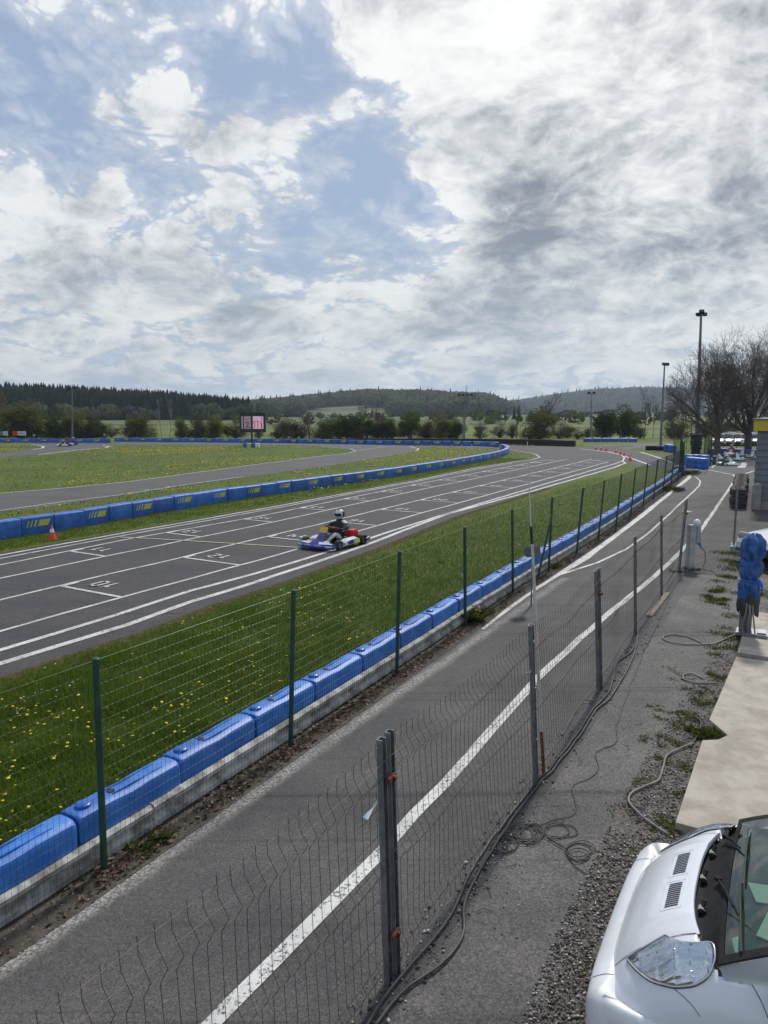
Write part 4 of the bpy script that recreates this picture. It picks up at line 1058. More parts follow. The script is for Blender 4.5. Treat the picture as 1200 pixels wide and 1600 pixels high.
# the two big bare trees on the right
for sx, (x, yb, yt, hd, lab, lv) in enumerate(((1120, 712, 528, 62, 'wide bare tree right of the tallest floodlight pole, fine brown twigs', 7), (1168, 708, 500, 66, 'largest bare tree, forked dark trunk at the right edge', 7))):
    p = G(x, yb); p = AT(x, yb, hd); h = AT(x, yt, hd).z
    o = thing('bare_tree', lab, 'tree', (p.x, p.y, 0))
    mb = big_bare(77 + sx * 6, h, (4.3, 5.3)[sx])
    split_trunk(mb, M_BARK if sx else M_TWIG, o, h * .16)
p = AT(1300, 700, 60)
# spruces
def spruce_tpl(tiers=7, seg=7, seed=1):
    r_ = random.Random(seed); v = [(0, 0, 1.0)]; f = []
    vs = []; fs = []
    for t in range(tiers):
        z1 = 1 - t / tiers * .9; z0 = z1 - .9 / tiers * 1.9; rr = .03 + .15 * ((t + 1) / tiers) ** .9; b = len(vs)
        vs.append((0, 0, z1 + .02))
        for k in range(seg * 2):
            a = math.pi * k / seg + t; q = rr * (1 if k % 2 else .62) * r_.uniform(.8, 1.2); vs.append((math.cos(a) * q, math.sin(a) * q, max(0, z0 + (.0 if k % 2 else .05) + r_.uniform(-.01, .01))))
        for k in range(seg * 2): fs.append((b, b + 1 + k, b + 1 + (k + 1) % (seg * 2)))
    return np.array(vs), np.array(fs)
M_SPR = leafmat('spruce_needles', (.010, .020, .013), (.020, .034, .018), .2)
tv, tf = spruce_tpl()
pos = []; sc = []
for k in range(2600):
    x = random.uniform(-140, 392); d = 325 + 170 * random.random() ** .8
    edge = skyl(x, [(300, 0), (340, .1), (392, .9)])
    if random.random() < edge * .8: continue
    wx = (x - 600) / FPX * d * .985; z = terr(wx, d)
    pos.append((wx, d, z - .5)); sc.append(random.uniform(10.5, 14.5) * skyl(x, [(-140, 1.0), (260, 1), (380, .86)]))
pos = np.array(pos); sc = np.array(sc); v, f = scatter(tv, tf, pos, np.stack([sc * 1.15, sc * 1.15, sc], 1), rng.random(len(sc)) * 6.28)
tag(struct(np_mesh('spruce_forest', v, f, M_SPR), 'stuff'), 'dark spruce wood standing as one mass behind the infield at left')
# hill woods: clumps of leaf faces on each crown
def clump_tpl(seed, n=60, flat=.8):
    r_ = np.random.default_rng(seed); d = r_.normal(0, 1, (n, 3)); d /= np.linalg.norm(d, axis=1)[:, None]; c = d * (.32 + .18 * r_.random(n))[:, None]; c[:, 2] = c[:, 2] * flat + .55
    a = r_.normal(0, 1, (n, 3)); a -= d * (a * d).sum(1)[:, None] * .7; a /= np.linalg.norm(a, axis=1)[:, None]; b = np.cross(d, a); s = .13
    v = np.stack([c - a * s, c + b * s, c + a * s, c - b * s], 1).reshape(-1, 3); return v, np.arange(n * 4).reshape(-1, 4)
def wood(name, mats, wts, region, n, size, label, conif=0.3, seed=3, tiers=4):
    rr = random.Random(seed); P_ = []; S_ = []; T_ = []
    for _ in range(n * 6):
        if len(P_) >= n: break
        x = rr.uniform(region[0], region[1]); d = rr.uniform(region[2], region[3]); wx = (x - 600) / FPX * d * .985
        if not region[4](x, d, wx): continue
        P_.append((wx, d, terr(wx, d) - .3)); S_.append(rr.uniform(.75, 1.25) * size); T_.append(rr.random())
    P_ = np.array(P_); S_ = np.array(S_); T_ = np.array(T_)
    cv, cf = clump_tpl(seed, 46); v1, f1 = scatter(cv, cf, P_[T_ >= conif], S_[T_ >= conif] , rng.random((T_ >= conif).sum()) * 6.28)
    me = np.repeat(rng.choice(len(mats), (T_ >= conif).sum(), p=wts), len(cf))
    o = tag(struct(np_mesh(name, v1, f1, mats, mi=me), 'stuff'), label)
    if conif:
        sv_, sf_ = spruce_tpl(tiers, 5, seed); s2 = S_[T_ < conif] * 1.25
        v2, f2 = scatter(sv_, sf_, P_[T_ < conif], np.stack([s2 * 1.4, s2 * 1.4, s2], 1), rng.random(len(s2)) * 6.28)
        tag(struct(np_mesh(name, v2, f2, M_SPR), 'stuff'), label.replace('woods', 'spruces among the woods'))
def nz(wx, d, s, o=0): return mnoise.noise(Vector((wx * s + o, d * s, 1.7)))
HM = [leafmat('hill_leaf_grey', (.078, .092, .050), (.115, .122, .062), .1), leafmat('hill_leaf_green', (.070, .108, .032), (.12, .15, .045), .1), leafmat('hill_leaf_brown', (.085, .068, .052), (.115, .092, .064), .1), LM['dark']]
wood('hill_woods', HM, [.35, .25, .2, .2], (372, 800, 640, 1010, lambda x, d, wx: not (470 < x < 610 and 640 < d < 800) and not (690 < x < 735 and 780 < d < 850) and (nz(wx, d, .010) > -.34 or d > 900) and (x < 770 or d > 800)), 3600, 13, 'mixed green and grey woods covering the middle hill', .05, 3)
wood('hill_woods', HM, [.35, .15, .2, .3], (640, 1300, 1350, 2080, lambda x, d, wx: nz(wx, d, .004, 3) > -.30), 4200, 19, 'bluish woods covering the long far ridge at right', .12, 5, 3)
wood('hill_woods', HM, [.4, .2, .2, .2], (-300, 700, 2500, 3500, lambda x, d, wx: True), 1500, 30, 'distant woods on the furthest ridge', .5, 6, 3)
wood('field_hedges', HM, [.2, .3, .3, .2], (330, 1250, 190, 560, lambda x, d, wx: abs(nz(wx * .25, d, .022, 7)) < .02 ), 420, 4.5, 'scattered hedges dividing the fields behind the track', .05, 8)
wood('field_hedges', HM, [.3, .3, .3, .1], (-160, 395, 300, 324, lambda x, d, wx: nz(wx, d, .02, 2) > .05), 90, 7, 'bushes along the foot of the spruce wood', 0, 9)
# ------------------------------------------------------------------ shared materials
M_BLACK = mat('black_plastic', (.015, .015, .017), .5, (.03, .03, .032), 12, .1, 60)
M_RUB = mat('rubber', (.012, .012, .013), .75, (.025, .024, .023), 10)
M_STEEL = mat('lamp_steel', (.18, .19, .20), .5, metal=.6)
M_RED = mat('red_plastic', (.55, .02, .02), .5)
M_ORANGE = mat('cone_red', (.70, .06, .04), .5)
M_REFL = mat('cone_white', (.75, .75, .75), .5)
M_GLASSD = mat('dark_glass', (.012, .016, .018), .08, spec=.8)
M_CHROME = mat('chrome', (.75, .76, .78), .18, metal=1.0)
def catmull(P_, n=8):
    P_ = [Vector(p) for p in P_]; Q = [P_[0]] + P_ + [P_[-1]]; o = []
    for i in range(1, len(Q) - 2):
        for k in range(n):
            t = k / n; a, b, c, d = Q[i - 1], Q[i], Q[i + 1], Q[i + 2]
            o.append(.5 * ((2 * b) + (c - a) * t + (2 * a - 5 * b + 4 * c - d) * t * t + (3 * b - a - 3 * c + d) * t ** 3))
    return o + [P_[-1]]

# ------------------------------------------------------------------ white van, front end facing the fence
def carpaint(name, col, rough=.22, flake=.0, spec=.5):
    return mat(name, col, rough, tuple(c * .92 for c in col), 1.5, coat=.8, spec=spec)
M_VAN = carpaint('van_paint', (.70, .72, .76), .28)
M_VBUMP = mat('van_bumper_paint', (.68, .70, .73), .38, (.60, .61, .62), 5, coat=.2, detail=9)
M_COWL = mat('cowl_plastic', (.005, .005, .006), .75, (.012, .012, .013), 18, .2, 70, spec=.2)
M_SEAM = mat('seam_dark', (.02, .02, .024), .8)
def glassmat(name, tint, refl=.5, dirt=.08):
    m = bpy.data.materials.new(name); m.use_nodes = True; t = NT(m.node_tree); t.n.clear()
    out = t.new('ShaderNodeOutputMaterial'); tr = t.new('ShaderNodeBsdfTransparent'); gl = t.new('ShaderNodeBsdfGlossy'); ms = t.new('ShaderNodeMixShader')
    tr.inputs[0].default_value = (*tint, 1); gl.inputs['Roughness'].default_value = .03
    ge = t.new('ShaderNodeNewGeometry'); cosv = t.math('ABSOLUTE', t.vmath('DOT_PRODUCT', ge.outputs['Normal'], ge.outputs['Incoming']))
    frs = t.math('ADD', .04, t.math('MULTIPLY', .96, t.math('POWER', t.math('SUBTRACT', 1.0, cosv), 5.0)))
    v = t.new('ShaderNodeTexCoord').outputs['Object']
    f = t.math('ADD', t.math('MULTIPLY', frs, refl * 2), t.math('MULTIPLY', t.noise(v, 3, 4), dirt), clamp=True)
    t.put(ms.inputs[0], f); t.l.new(tr.outputs[0], ms.inputs[1]); t.l.new(gl.outputs[0], ms.inputs[2]); t.l.new(ms.outputs[0], out.inputs[0]); return m
M_WIND = glassmat('windscreen_glass', (.48, .64, .54), .9, .03)
M_LENS = glassmat('headlight_lens', (.93, .96, .98), .9, .05)
VO = U * 4.10 + V * -.785
van = thing('white_van', 'white rounded van nose with twin hood vents parked on the slab at lower right', 'van', tuple(VO))
van.rotation_euler = (0, 0, math.atan2(U.y, U.x))         # local x = U (far side), local -y = V (toward its rear)
def L(s, t, z): return Vector((s, -t, z))
ZC = [(.0, .60), (.10, .68), (.13, .735), (.17, .79), (.24, .87), (.34, .95), (.44, 1.005), (.60, 1.06), (.80, 1.09), (1.2, 1.11), (2.2, 1.12), (3.6, 1.12), (3.9, 1.02), (4.0, .80)]
def zc(t): return sum(skyl(t + o_ * .03, ZC) for o_ in (-1, -.5, 0, .5, 1)) / 5
def HE(s): return .465 + .16 * min(1.02, abs(s) / .70) ** 3   # rear edge of the hood
HW = .82
def drop(s, t=.5): x = min(.9999, abs(s) / HW); return .32 * (1 - math.sqrt(1 - x ** (3.3 + 3.7 * sstep(.25, .62, t))))
def bow(s): x = min(1, abs(s) / HW); return .030 * x ** 2 + .11 * x ** 8
def S(s, tau, dz=0): return L(s, tau + bow(s) * max(0, 1 - max(0, tau - .1) / 1.2), zc(tau) - drop(s, tau) + dz)
ss = [math.sin(k / 30 * math.pi / 2) * HW for k in range(-30, 31)]
taus = [.10, .115, .13, .15, .17, .20, .24, .29, .34, .39, .42, .44, .455, .47, .485, .50, .515, .53, .545, .56, .575, .59, .605, .62, .70, .80, .95, 1.1, 1.3, 1.6, 1.9, 2.3, 2.8, 3.3, 3.6, 3.8, 3.9, 3.97]
def body_row(tau):
    r_ = [S(s, tau) if not (.47 < abs(s) < .72 and HE(s) < tau < .64) else S(s, tau, -.05) for s in ss]; a, b = r_[0], r_[-1]
    for k, (ds, z) in enumerate(((.005, .50), (.0, .40), (-.02, .28), (-.06, .20))):
        r_ = [Vector((a.x - ds, a.y, min(z, a.z - .01 * (k + 1))))] + r_ + [Vector((b.x + ds, b.y, min(z, b.z - .01 * (k + 1))))]
    return r_
mb = MB(); R0 = body_row(.10); rows = []
for z, in_ in ((.25, .05), (.42, .02), (.55, .01)): rows.append([Vector((p.x, p.y - in_ * .3, min(p.z, z))) for p in R0])
# hood opening row by row; the cowl area is cut out and closed by the cowl panel
allr = rows + [body_row(t) for t in taus]
nc = len(allr[0]); vs = [p for r_ in allr for p in r_]; fs = []
def cutout(p):
    return abs(p.x) < .52 and .455 < -p.y < 1.0
for i in range(len(allr) - 1):
    for j in range(nc - 1):
        q = (i * nc + j, i * nc + j + 1, (i + 1) * nc + j + 1, (i + 1) * nc + j)
        c = sum((vs[k] for k in q), Vector()) / 4
        tau = taus[max(0, i - 3)]; tau2 = taus[min(len(taus) - 1, max(0, i - 2))]
        if i >= 3 and tau < 3.3 and ((tau >= .30 and abs(c.x) < .48) or (tau >= .66 and abs(c.x) < .66)): continue
        fs.append(q)
mb.add(vs, fs); mb.build('body', M_VAN, van, smooth=True)
def ribbon3(path, w, mat_, name, dz=.002):
    mb = MB(); pts = [S(a, b, dz) for a, b in path]; rows = []
    for i, p in enumerate(pts):
        d = (pts[min(i + 1, len(pts) - 1)] - pts[max(0, i - 1)]).normalized(); up = Vector((0, 0, 1)); n = d.cross(up).normalized() * w / 2; rows.append([p + n, p - n])
    mb.grid(rows); return mb
def lin(a, b, n): return [(a[0] + (b[0] - a[0]) * k / n, a[1] + (b[1] - a[1]) * k / n) for k in range(n + 1)]
def polyst(pts, n=8):
    o = []
    for a, b in zip(pts, pts[1:]): o += lin(a, b, n)[:-1]
    return o + [pts[-1]]
mb = MB()
for sg in (-1, 1):
    for path in ([(sg * .505, .125), (sg * .52, .24), (sg * .515, .36), (sg * .505, .45), (sg * .50, .51)], [(sg * .565, .62), (sg * .63, .66), (sg * .69, .73), (sg * .75, .78), (sg * .80, .82)], [(sg * .69, .34), (sg * .75, .42), (sg * .80, .50)]):
        ribbon3(polyst(path), .0045, M_SEAM, 'seam', .0035).build('panel_gap', M_SEAM, van, fix=False)
# a hood skin a few millimetres proud of the wings
hs = [k / 24 * .503 for k in range(-24, 25)]; hk = [0, .03, .07, .13, .2, .3, .4, .5, .6, .7, .8, .88, .94, .98, 1.0]
def hz(s, t): return .004 * max(0, min((.503 - abs(s)) / .015 + .3, (t - .118) / .02, 1))
def cres(s, t):   # two soft creases running back across the hood
    return .006 * math.exp(-((abs(s) - .40 + t * .1) / .03) ** 2) + .007 * math.exp(-((t - .25) / .04) ** 2) * (1 - abs(s) / .6)
mb = MB(); mb.grid([[S(s, .118 + (HE(s) + .003 - .118) * k, hz(s, .118 + (HE(s) - .118) * k) + cres(s, .118 + (HE(s) - .118) * k)) for s in hs] for k in hk])
last = [S(s, HE(s) + .003, .004) for s in hs]; mb.grid([last, [p + Vector((0, -.008, -.012)) for p in last], [p + Vector((0, -.004, -.035)) for p in last]])
hood = mb.build('hood', M_VAN, van, smooth=True)
# vents
for sg in (-1, 1):
    c0 = sg * .160; t0, t1 = .330, .402; fr = MB(); hole = MB(); sl = MB()
    x0, x1 = c0 - .120, c0 + .120
    ring = [(x0 - .012, t0 - .012), (x1 + .012, t0 - .012), (x1 + .012, t1 + .012), (x0 - .012, t1 + .012)]
    rp_ = []
    for (a, b), (c, d) in zip(ring, ring[1:] + ring[:1]):
        for q in range(5): rp_.append((a + (c - a) * q / 5, b + (d - b) * q / 5))
    fr.tube([S(a, b, .0042 + cres(a, b)) for a, b in rp_], .0018, 4, closed=True)
    f_ = fr.build('vent_frame', M_VAN, van, smooth=True)
    NS = 12
    for k in range(NS):
        x = x0 + .006 + (x1 - x0 - .012) * (k + .5) / NS
        hole.grid([[S(x + q, t, .0055 + cres(x, t)) for q in (-.0062, .0062)] for t in (t0 + .003, (t0 + t1) / 2, t1 - .003)])
        sl.grid([[S(x + q, t, .0072 + cres(x, t) + (.005 if abs(q - .0105) < .001 else 0)) for q in (.0055, .0085, .0115)] for t in (t0, (t0 + t1) / 2, t1)])
    hole.build('vent_slots', M_HOLE, f_, fix=False)
# bumper
mb = MB(); path = [(-.85, .95), (-.85, .62), (-.85, .36), (-.84, .22), (-.81, .12), (-.75, .06), (-.66, .025), (-.48, .008), (-.25, .002), (0, 0)]
path = path + [(-a, b) for a, b in path[::-1][1:]]
path = [(p.x, p.y) for p in catmull([Vector((a, b, 0)) for a, b in path], 4)]
sec = [(.27, .56), (.13, .682), (.09, .672), (.06, .655), (.025, .630), (.008, .59), (.0, .53), (.004, .50), (.012, .492), (.006, .484), (.01, .42), (.03, .33), (.07, .26), (.12, .24)]
rows = []
for i, (a, b) in enumerate(path):
    a0 = path[max(0, i - 1)]; a1 = path[min(len(path) - 1, i + 1)]; d = Vector((a1[0] - a0[0], a1[1] - a0[1], 0)).normalized(); inn = Vector((-d.y, d.x, 0))
    if inn.dot(Vector((0 - a, 1.5 - b, 0))) < 0: inn = -inn
    lift = .02 * sstep(.6, .9, abs(a)) + .03 * sstep(.3, .9, b)
    cq = 1 - .5 * sstep(.60, .76, abs(a)); rows.append([L(a + inn.x * q * (1 if q > .2 else cq), b + inn.y * q * (1 if q > .2 else cq), z + lift * (z - .24) / .43) for q, z in sec])
mb.grid(rows); bp = mb.build('bumper', M_VBUMP, van, smooth=True)
mb = MB()
for sg in (-1, 1):
    i = min(range(len(path)), key=lambda k: abs(path[k][0] - sg * .60) + (9 if path[k][1] > .2 else 0)); rw = rows[i]
    mb.grid([[p + Vector((-.002, .0015, .001)) for p in rw[:8]], [p + Vector((.002, .0015, .001)) for p in rw[:8]]])
mb.build('bumper_joint', M_SEAM, bp, fix=False)
mb = MB(); mb.add([L(-.3, -.004, .50), L(.3, -.004, .50), L(.3, .004, .38), L(-.3, .004, .38)], [(0, 1, 2, 3)]); mb.box(L(0, .0, .44), (.62, .012, .13)); mb.build('grille', M_BLACK, bp)
# headlights
for sg in (-1, 1):
    out = [(-.53, .18), (-.525, .22), (-.515, .28), (-.50, .34), (-.495, .365), (-.53, .40), (-.56, .45), (-.57, .51), (-.57, .585), (-.63, .60), (-.68, .59), (-.72, .56), (-.742, .50), (-.742, .43), (-.727, .37), (-.69, .30), (-.63, .24), (-.57, .20)]
    out = [(a * -sg, b) for a, b in out]; cx_ = sum(a for a, b in out) / len(out); cy_ = sum(b for a, b in out) / len(out)
    dn_ = catmull([Vector((a, b, 0)) for a, b in out + [out[0]]], 4); RN = 9
    def patch(dz, bulge, k0=1.0):
        return [[S(cx_ + (p.x - cx_) * k * k0, cy_ + (p.y - cy_) * k * k0, dz + bulge * (1 - k ** 2)) for p in dn_] for k in [q / RN for q in range(RN + 1)]]
    mb = MB(); mb.grid(patch(.004, .0)); hl = mb.build('headlight', M_SEAM, van, smooth=True, fix=False)
    # reflector: faceted chrome strips
    mb = MB(); NX, NY = 22, 12
    A = [min(a for a, b in out), max(a for a, b in out)]; B_ = [min(b for a, b in out), max(b for a, b in out)]
    polyv = [Vector((cx_ + (p.x - cx_) * .93, cy_ + (p.y - cy_) * .93, 0)) for p in dn_]
    def h(s, t):
        q = (t - B_[0]) / (B_[1] - B_[0]); w_ = (abs(s) - .49) / .25
        st = .010 * ((q * 5.5) % 1) * (1 if w_ > .35 else .3); bowl = .020 * math.exp(-(((q - .52) / .13) ** 2)) * (1 if .15 < w_ < .9 else 0)
        return .007 + st + .008 * (abs(((w_ * 3.2) % 1) - .5)) + bowl * .6
    RR = 26; mb.grid([[S(cx_ + (p.x - cx_) * k * .965, cy_ + (p.y - cy_) * k * .965, h(cx_ + (p.x - cx_) * k * .965, cy_ + (p.y - cy_) * k * .965) * (1 if k < 1 else .3)) for p in dn_] for k in [q / RR for q in range(RR + 1)]]); mb.build('reflector', mat('lamp_chrome', (.62, .64, .67), .12, metal=1.0), hl, fix=False)
    mb = MB(); e1 = [S(cx_ + (p.x - cx_) * .985, cy_ + (p.y - cy_) * .985, .012) for p in dn_]; mb.tube(e1[:-1], .0045, 5, closed=True); mb.build('lamp_trim', mat('trim_silver', (.55, .56, .58), .3, metal=.6), hl, smooth=True)
    mb = MB(); mb.grid(patch(.008, .026)); mb.build('lens', M_LENS, hl, smooth=True, fix=False)
# cowl under the wipers
mb = MB(); cs = [k / 16 * .57 for k in range(-16, 17)]
def wsb(s): return .60 + .10 * (abs(s) / .56) ** 2.2 * -.3   # windscreen base line
CT = [(.0, -.035), (.06, -.045), (.35, -.05), (.7, -.03), (.92, .0), (1.15, .01)]
cs = [k / 20 * .70 for k in range(-20, 21)]
mb.grid([[S(s, HE(s) - .004 + (.64 - HE(s)) * k, dz * min(1, (.705 - abs(s)) / .15)) for s in cs] for k, dz in CT]); cw = mb.build('cowl_panel', M_COWL, van, smooth=True)
mb = MB()
for s, t in ((.30, .52), (.02, .50), (-.26, .52)):
    mb = MB(); mb.box(L(s, t, 1.0), (.05, .035, .03), bev=.006); mb.tube([L(s + .01, t, 1.0), L(s + .03, t + .01, 1.04)], .012, 8); mb.build('washer_nozzle', M_BLACK, cw)
# windscreen, pillars, roof
def WS(s, k):  # s -1..1 across, k 0..1 up the glass
    hw = .70 - .14 * k; x = s * hw
    t = .615 + .95 * k + .02 * s * s * (1 + 3 * k); z = 1.065 + .52 * (k ** .93) - .022 * s * s
    return L(x, t, z)
mb = MB(); mb.grid([[WS(s / 12, k / 12) for s in range(-12, 13)] for k in range(13)]); wsn = mb.build('windscreen', M_WIND, van, smooth=True, fix=False)
mb = MB()
for a in (-1, 1):
    rws = []
    for k in range(13):
        q = WS(a, k / 12); q2 = WS(a * .925, k / 12); rws.append([q2 + Vector((0, 0, .002)), q + Vector((0, 0, .003)), q + Vector((a * .012, 0, -.006))])
    mb.grid(rws)
mb.grid([[WS(s / 12, k) + Vector((0, 0, .002)) for s in range(-12, 13)] for k in (.0, .022)]); mb.grid([[WS(s / 12, k) + Vector((0, 0, .002)) for s in range(-12, 13)] for k in (.95, 1.0)])
mb.build('glass_surround', M_COWL, wsn, smooth=False, fix=False)
mb = MB()
for a in (-1, 1):   # painted pillar down to the shoulder
    rws = []
    for k in range(13):
        q = WS(a, k / 12); kk = k / 12
        sh = S(a * (.715 + .02 * kk), .625 + 1.0 * kk, .001)
        mid = q.lerp(sh, .5) + Vector((a * .03 * kk, 0, .02 * kk + .005)) if k < 2 else Vector((q.x + a * .030, q.y - .02, q.z - .03))
        rws.append([q + Vector((a * .010, 0, -.003)), mid, Vector((mid.x + a * .015, mid.y - .02, max(sh.z, mid.z - .05)))])
    mb.grid(rws); mb.build('pillar', M_VAN, van, smooth=True)
mb = MB(); rws = []
for k in range(15):
    t = 1.56 + 2.3 * k / 14; zt = 1.575 + .07 * math.sin(min(1, k / 8) * 1.57) - .05 * max(0, (k - 11) / 3); rws.append([L(x / 8 * .57, t, zt - .035 * (x / 8) ** 2) for x in range(-8, 9)])
mb.grid(rws); mb.grid([[Vector((p.x, p.y, p.z)) for p in (r_[0], r_[0] + Vector((-.06, 0, -.06)))] for r_ in rws]); mb.grid([[r_[-1], r_[-1] + Vector((.06, 0, -.06))] for r_ in rws]); mb.build('roof', M_VAN, van, smooth=True)
for a in (-1, 1):
    mb = MB(); low = [S(a * .66, t, .0) for t in (1.0, 1.5, 2.2, 3.0, 3.75)]; hi_ = [L(a * .63, t, z) for t, z in ((1.25, 1.30), (1.62, 1.45), (2.2, 1.50), (3.0, 1.50), (3.7, 1.46))]
    mb.grid([low, hi_]); mb.build('side_window', M_GLASSD, van, fix=False)
mb = MB(); mb.grid([[L(x * .66, 3.93, 1.0) for x in (-1, 0, 1)], [L(x * .60, 3.86, 1.50) for x in (-1, 0, 1)]]); mb.build('rear_window', M_GLASSD, van, fix=False)
for a in (-1, 1):
    mb = MB(); bmh = bmesh.new(); bmesh.ops.create_icosphere(bmh, subdivisions=3, radius=1)
    mb.add([Vector((v_.co.x * .11, v_.co.y * .06, v_.co.z * .085)) + L(a * .80, .93, 1.06) for v_ in bmh.verts], [[q.index for q in f.verts] for f in bmh.faces]); bmh.free()
    mb.tube([L(a * .66, .93, 1.0), L(a * .76, .93, 1.03)], .022, 8); mb.build('door_mirror', M_BLACK, van, smooth=True)
def wheel(parent, c, r, w, axis='X', rimmat=None, name='wheel'):
    wl_ = MB(); wl_.lathe([(r * .62, -w * .5), (r * .92, -w * .5), (r, -w * .35), (r, w * .35), (r * .92, w * .5), (r * .62, w * .5), (r * .6, w * .3), (r * .6, -w * .3), (r * .62, -w * .5)], c, 20, axis=axis)
    o = wl_.build(name, M_RUB, parent, smooth='auto'); rm = MB(); rm.lathe([(0, w * .30), (r * .2, w * .34), (r * .5, w * .22), (r * .62, w * .42), (r * .64, w * .3)], c, 16, axis=axis); rm.lathe([(0, -w * .30), (r * .2, -w * .34), (r * .5, -w * .22), (r * .62, -w * .42), (r * .64, -w * .3)], c, 16, axis=axis)
    rm.build('rim', rimmat or M_CHROME, o, smooth='auto'); return o
for a in (-1, 1):
    for t in (.72, 3.15):
        mb = MB(); mb.lathe([(0, 0), (.36, 0), (.36, .012)], L(a * .822, t, .34), 28, axis='X'); mb.build('wheel_arch', M_BLACK, van)
        wheel(van, L(a * .75, t, .30), .30, .19)
mb = MB(); mb.box(L(0, 2.0, .32), (1.66, 3.6, .16)); mb.build('underbody', M_BLACK, van)
# interior seen through the glass
M_DASH = mat('dashboard', (.022, .030, .027), .8, (.04, .05, .045), 6); M_SEAT = mat('seat_cloth', (.20, .22, .215), .9, (.12, .14, .14), 14)
mb = MB(); mb.grid([[L(s * .64, t, z) for s in (-1, -.5, 0, .5, 1)] for t, z in ((.64, 1.045), (.80, 1.06), (1.02, 1.07), (1.10, 1.02), (1.14, .80))])
mb.box(L(.28, 1.02, 1.08), (.36, .14, .05), bev=.02); mb.build('dashboard', M_DASH, van, smooth='auto')
mb = MB(); mb.box(L(-.05, .84, 1.066), (.16, .20, .006), rz=.3); mb.box(L(-.34, .88, 1.068), (.22, .16, .006), rz=-.2); mb.build('papers_on_dashboard', mat('paper_white', (.55, .58, .56), .8), van)
c = L(-.30, 1.22, 1.06); mb = MB(); mt = Matrix.Rotation(R(-35), 3, 'X'); mb.tube([c + mt @ Vector((math.cos(a) * .18, math.sin(a) * .18, 0)) for a in [k * math.pi / 12 for k in range(24)]], .014, 8, closed=True); mb.box(c, (.34, .04, .02), tilt=mt); mb.build('steering_wheel', M_BLACK, van, smooth='auto')
for s in (-.32, .32):
    mb = MB(); mb.box(L(s, 1.60, .62), (.48, .50, .16), bev=.05); mb.box(L(s, 1.88, .95), (.46, .14, .60), tilt=Matrix.Rotation(R(12), 3, 'X'), bev=.05); mb.box(L(s, 1.96, 1.30), (.24, .09, .16), bev=.03); mb.build('front_seat', M_SEAT, van, smooth='auto')
mb = MB(); mb.box(L(0, 1.9, .40), (1.2, 2.9, .06)); mb.build('floor', M_DASH, van)
# wipers
for s0, s1 in ((.45, -.08), (-.02, -.52)):
    piv = L(s0, .575, 1.045); a0 = WS(s1 / .56 * .9, .13) + Vector((0, .0, .022)); mid = WS((s0 + s1) / 2 / .56, .05) + Vector((0, 0, .028))
    mb = MB(); mb.tube([piv, piv.lerp(mid, .5) + Vector((0, 0, .01)), mid], [.009, .007, .006], 6); mb.lathe([(0, .018), (.018, .016), (.02, 0)], piv, 10)
    w1 = MB(); b0 = WS((s0 - .05) / .56, .07) + Vector((0, 0, .016)); b1 = WS((s1 - .04) / .56 * .95, .09) + Vector((0, 0, .016)); w1.tube([b0, b0.lerp(b1, .5) + Vector((0, 0, .012)), b1], .005, 6); w1.tube([b0, b0.lerp(b1, .5), b1], .004, 4)
    o = mb.build('wiper', M_COWL, van, smooth='auto'); w1.build('wiper_blade', M_RUB, o, smooth='auto')

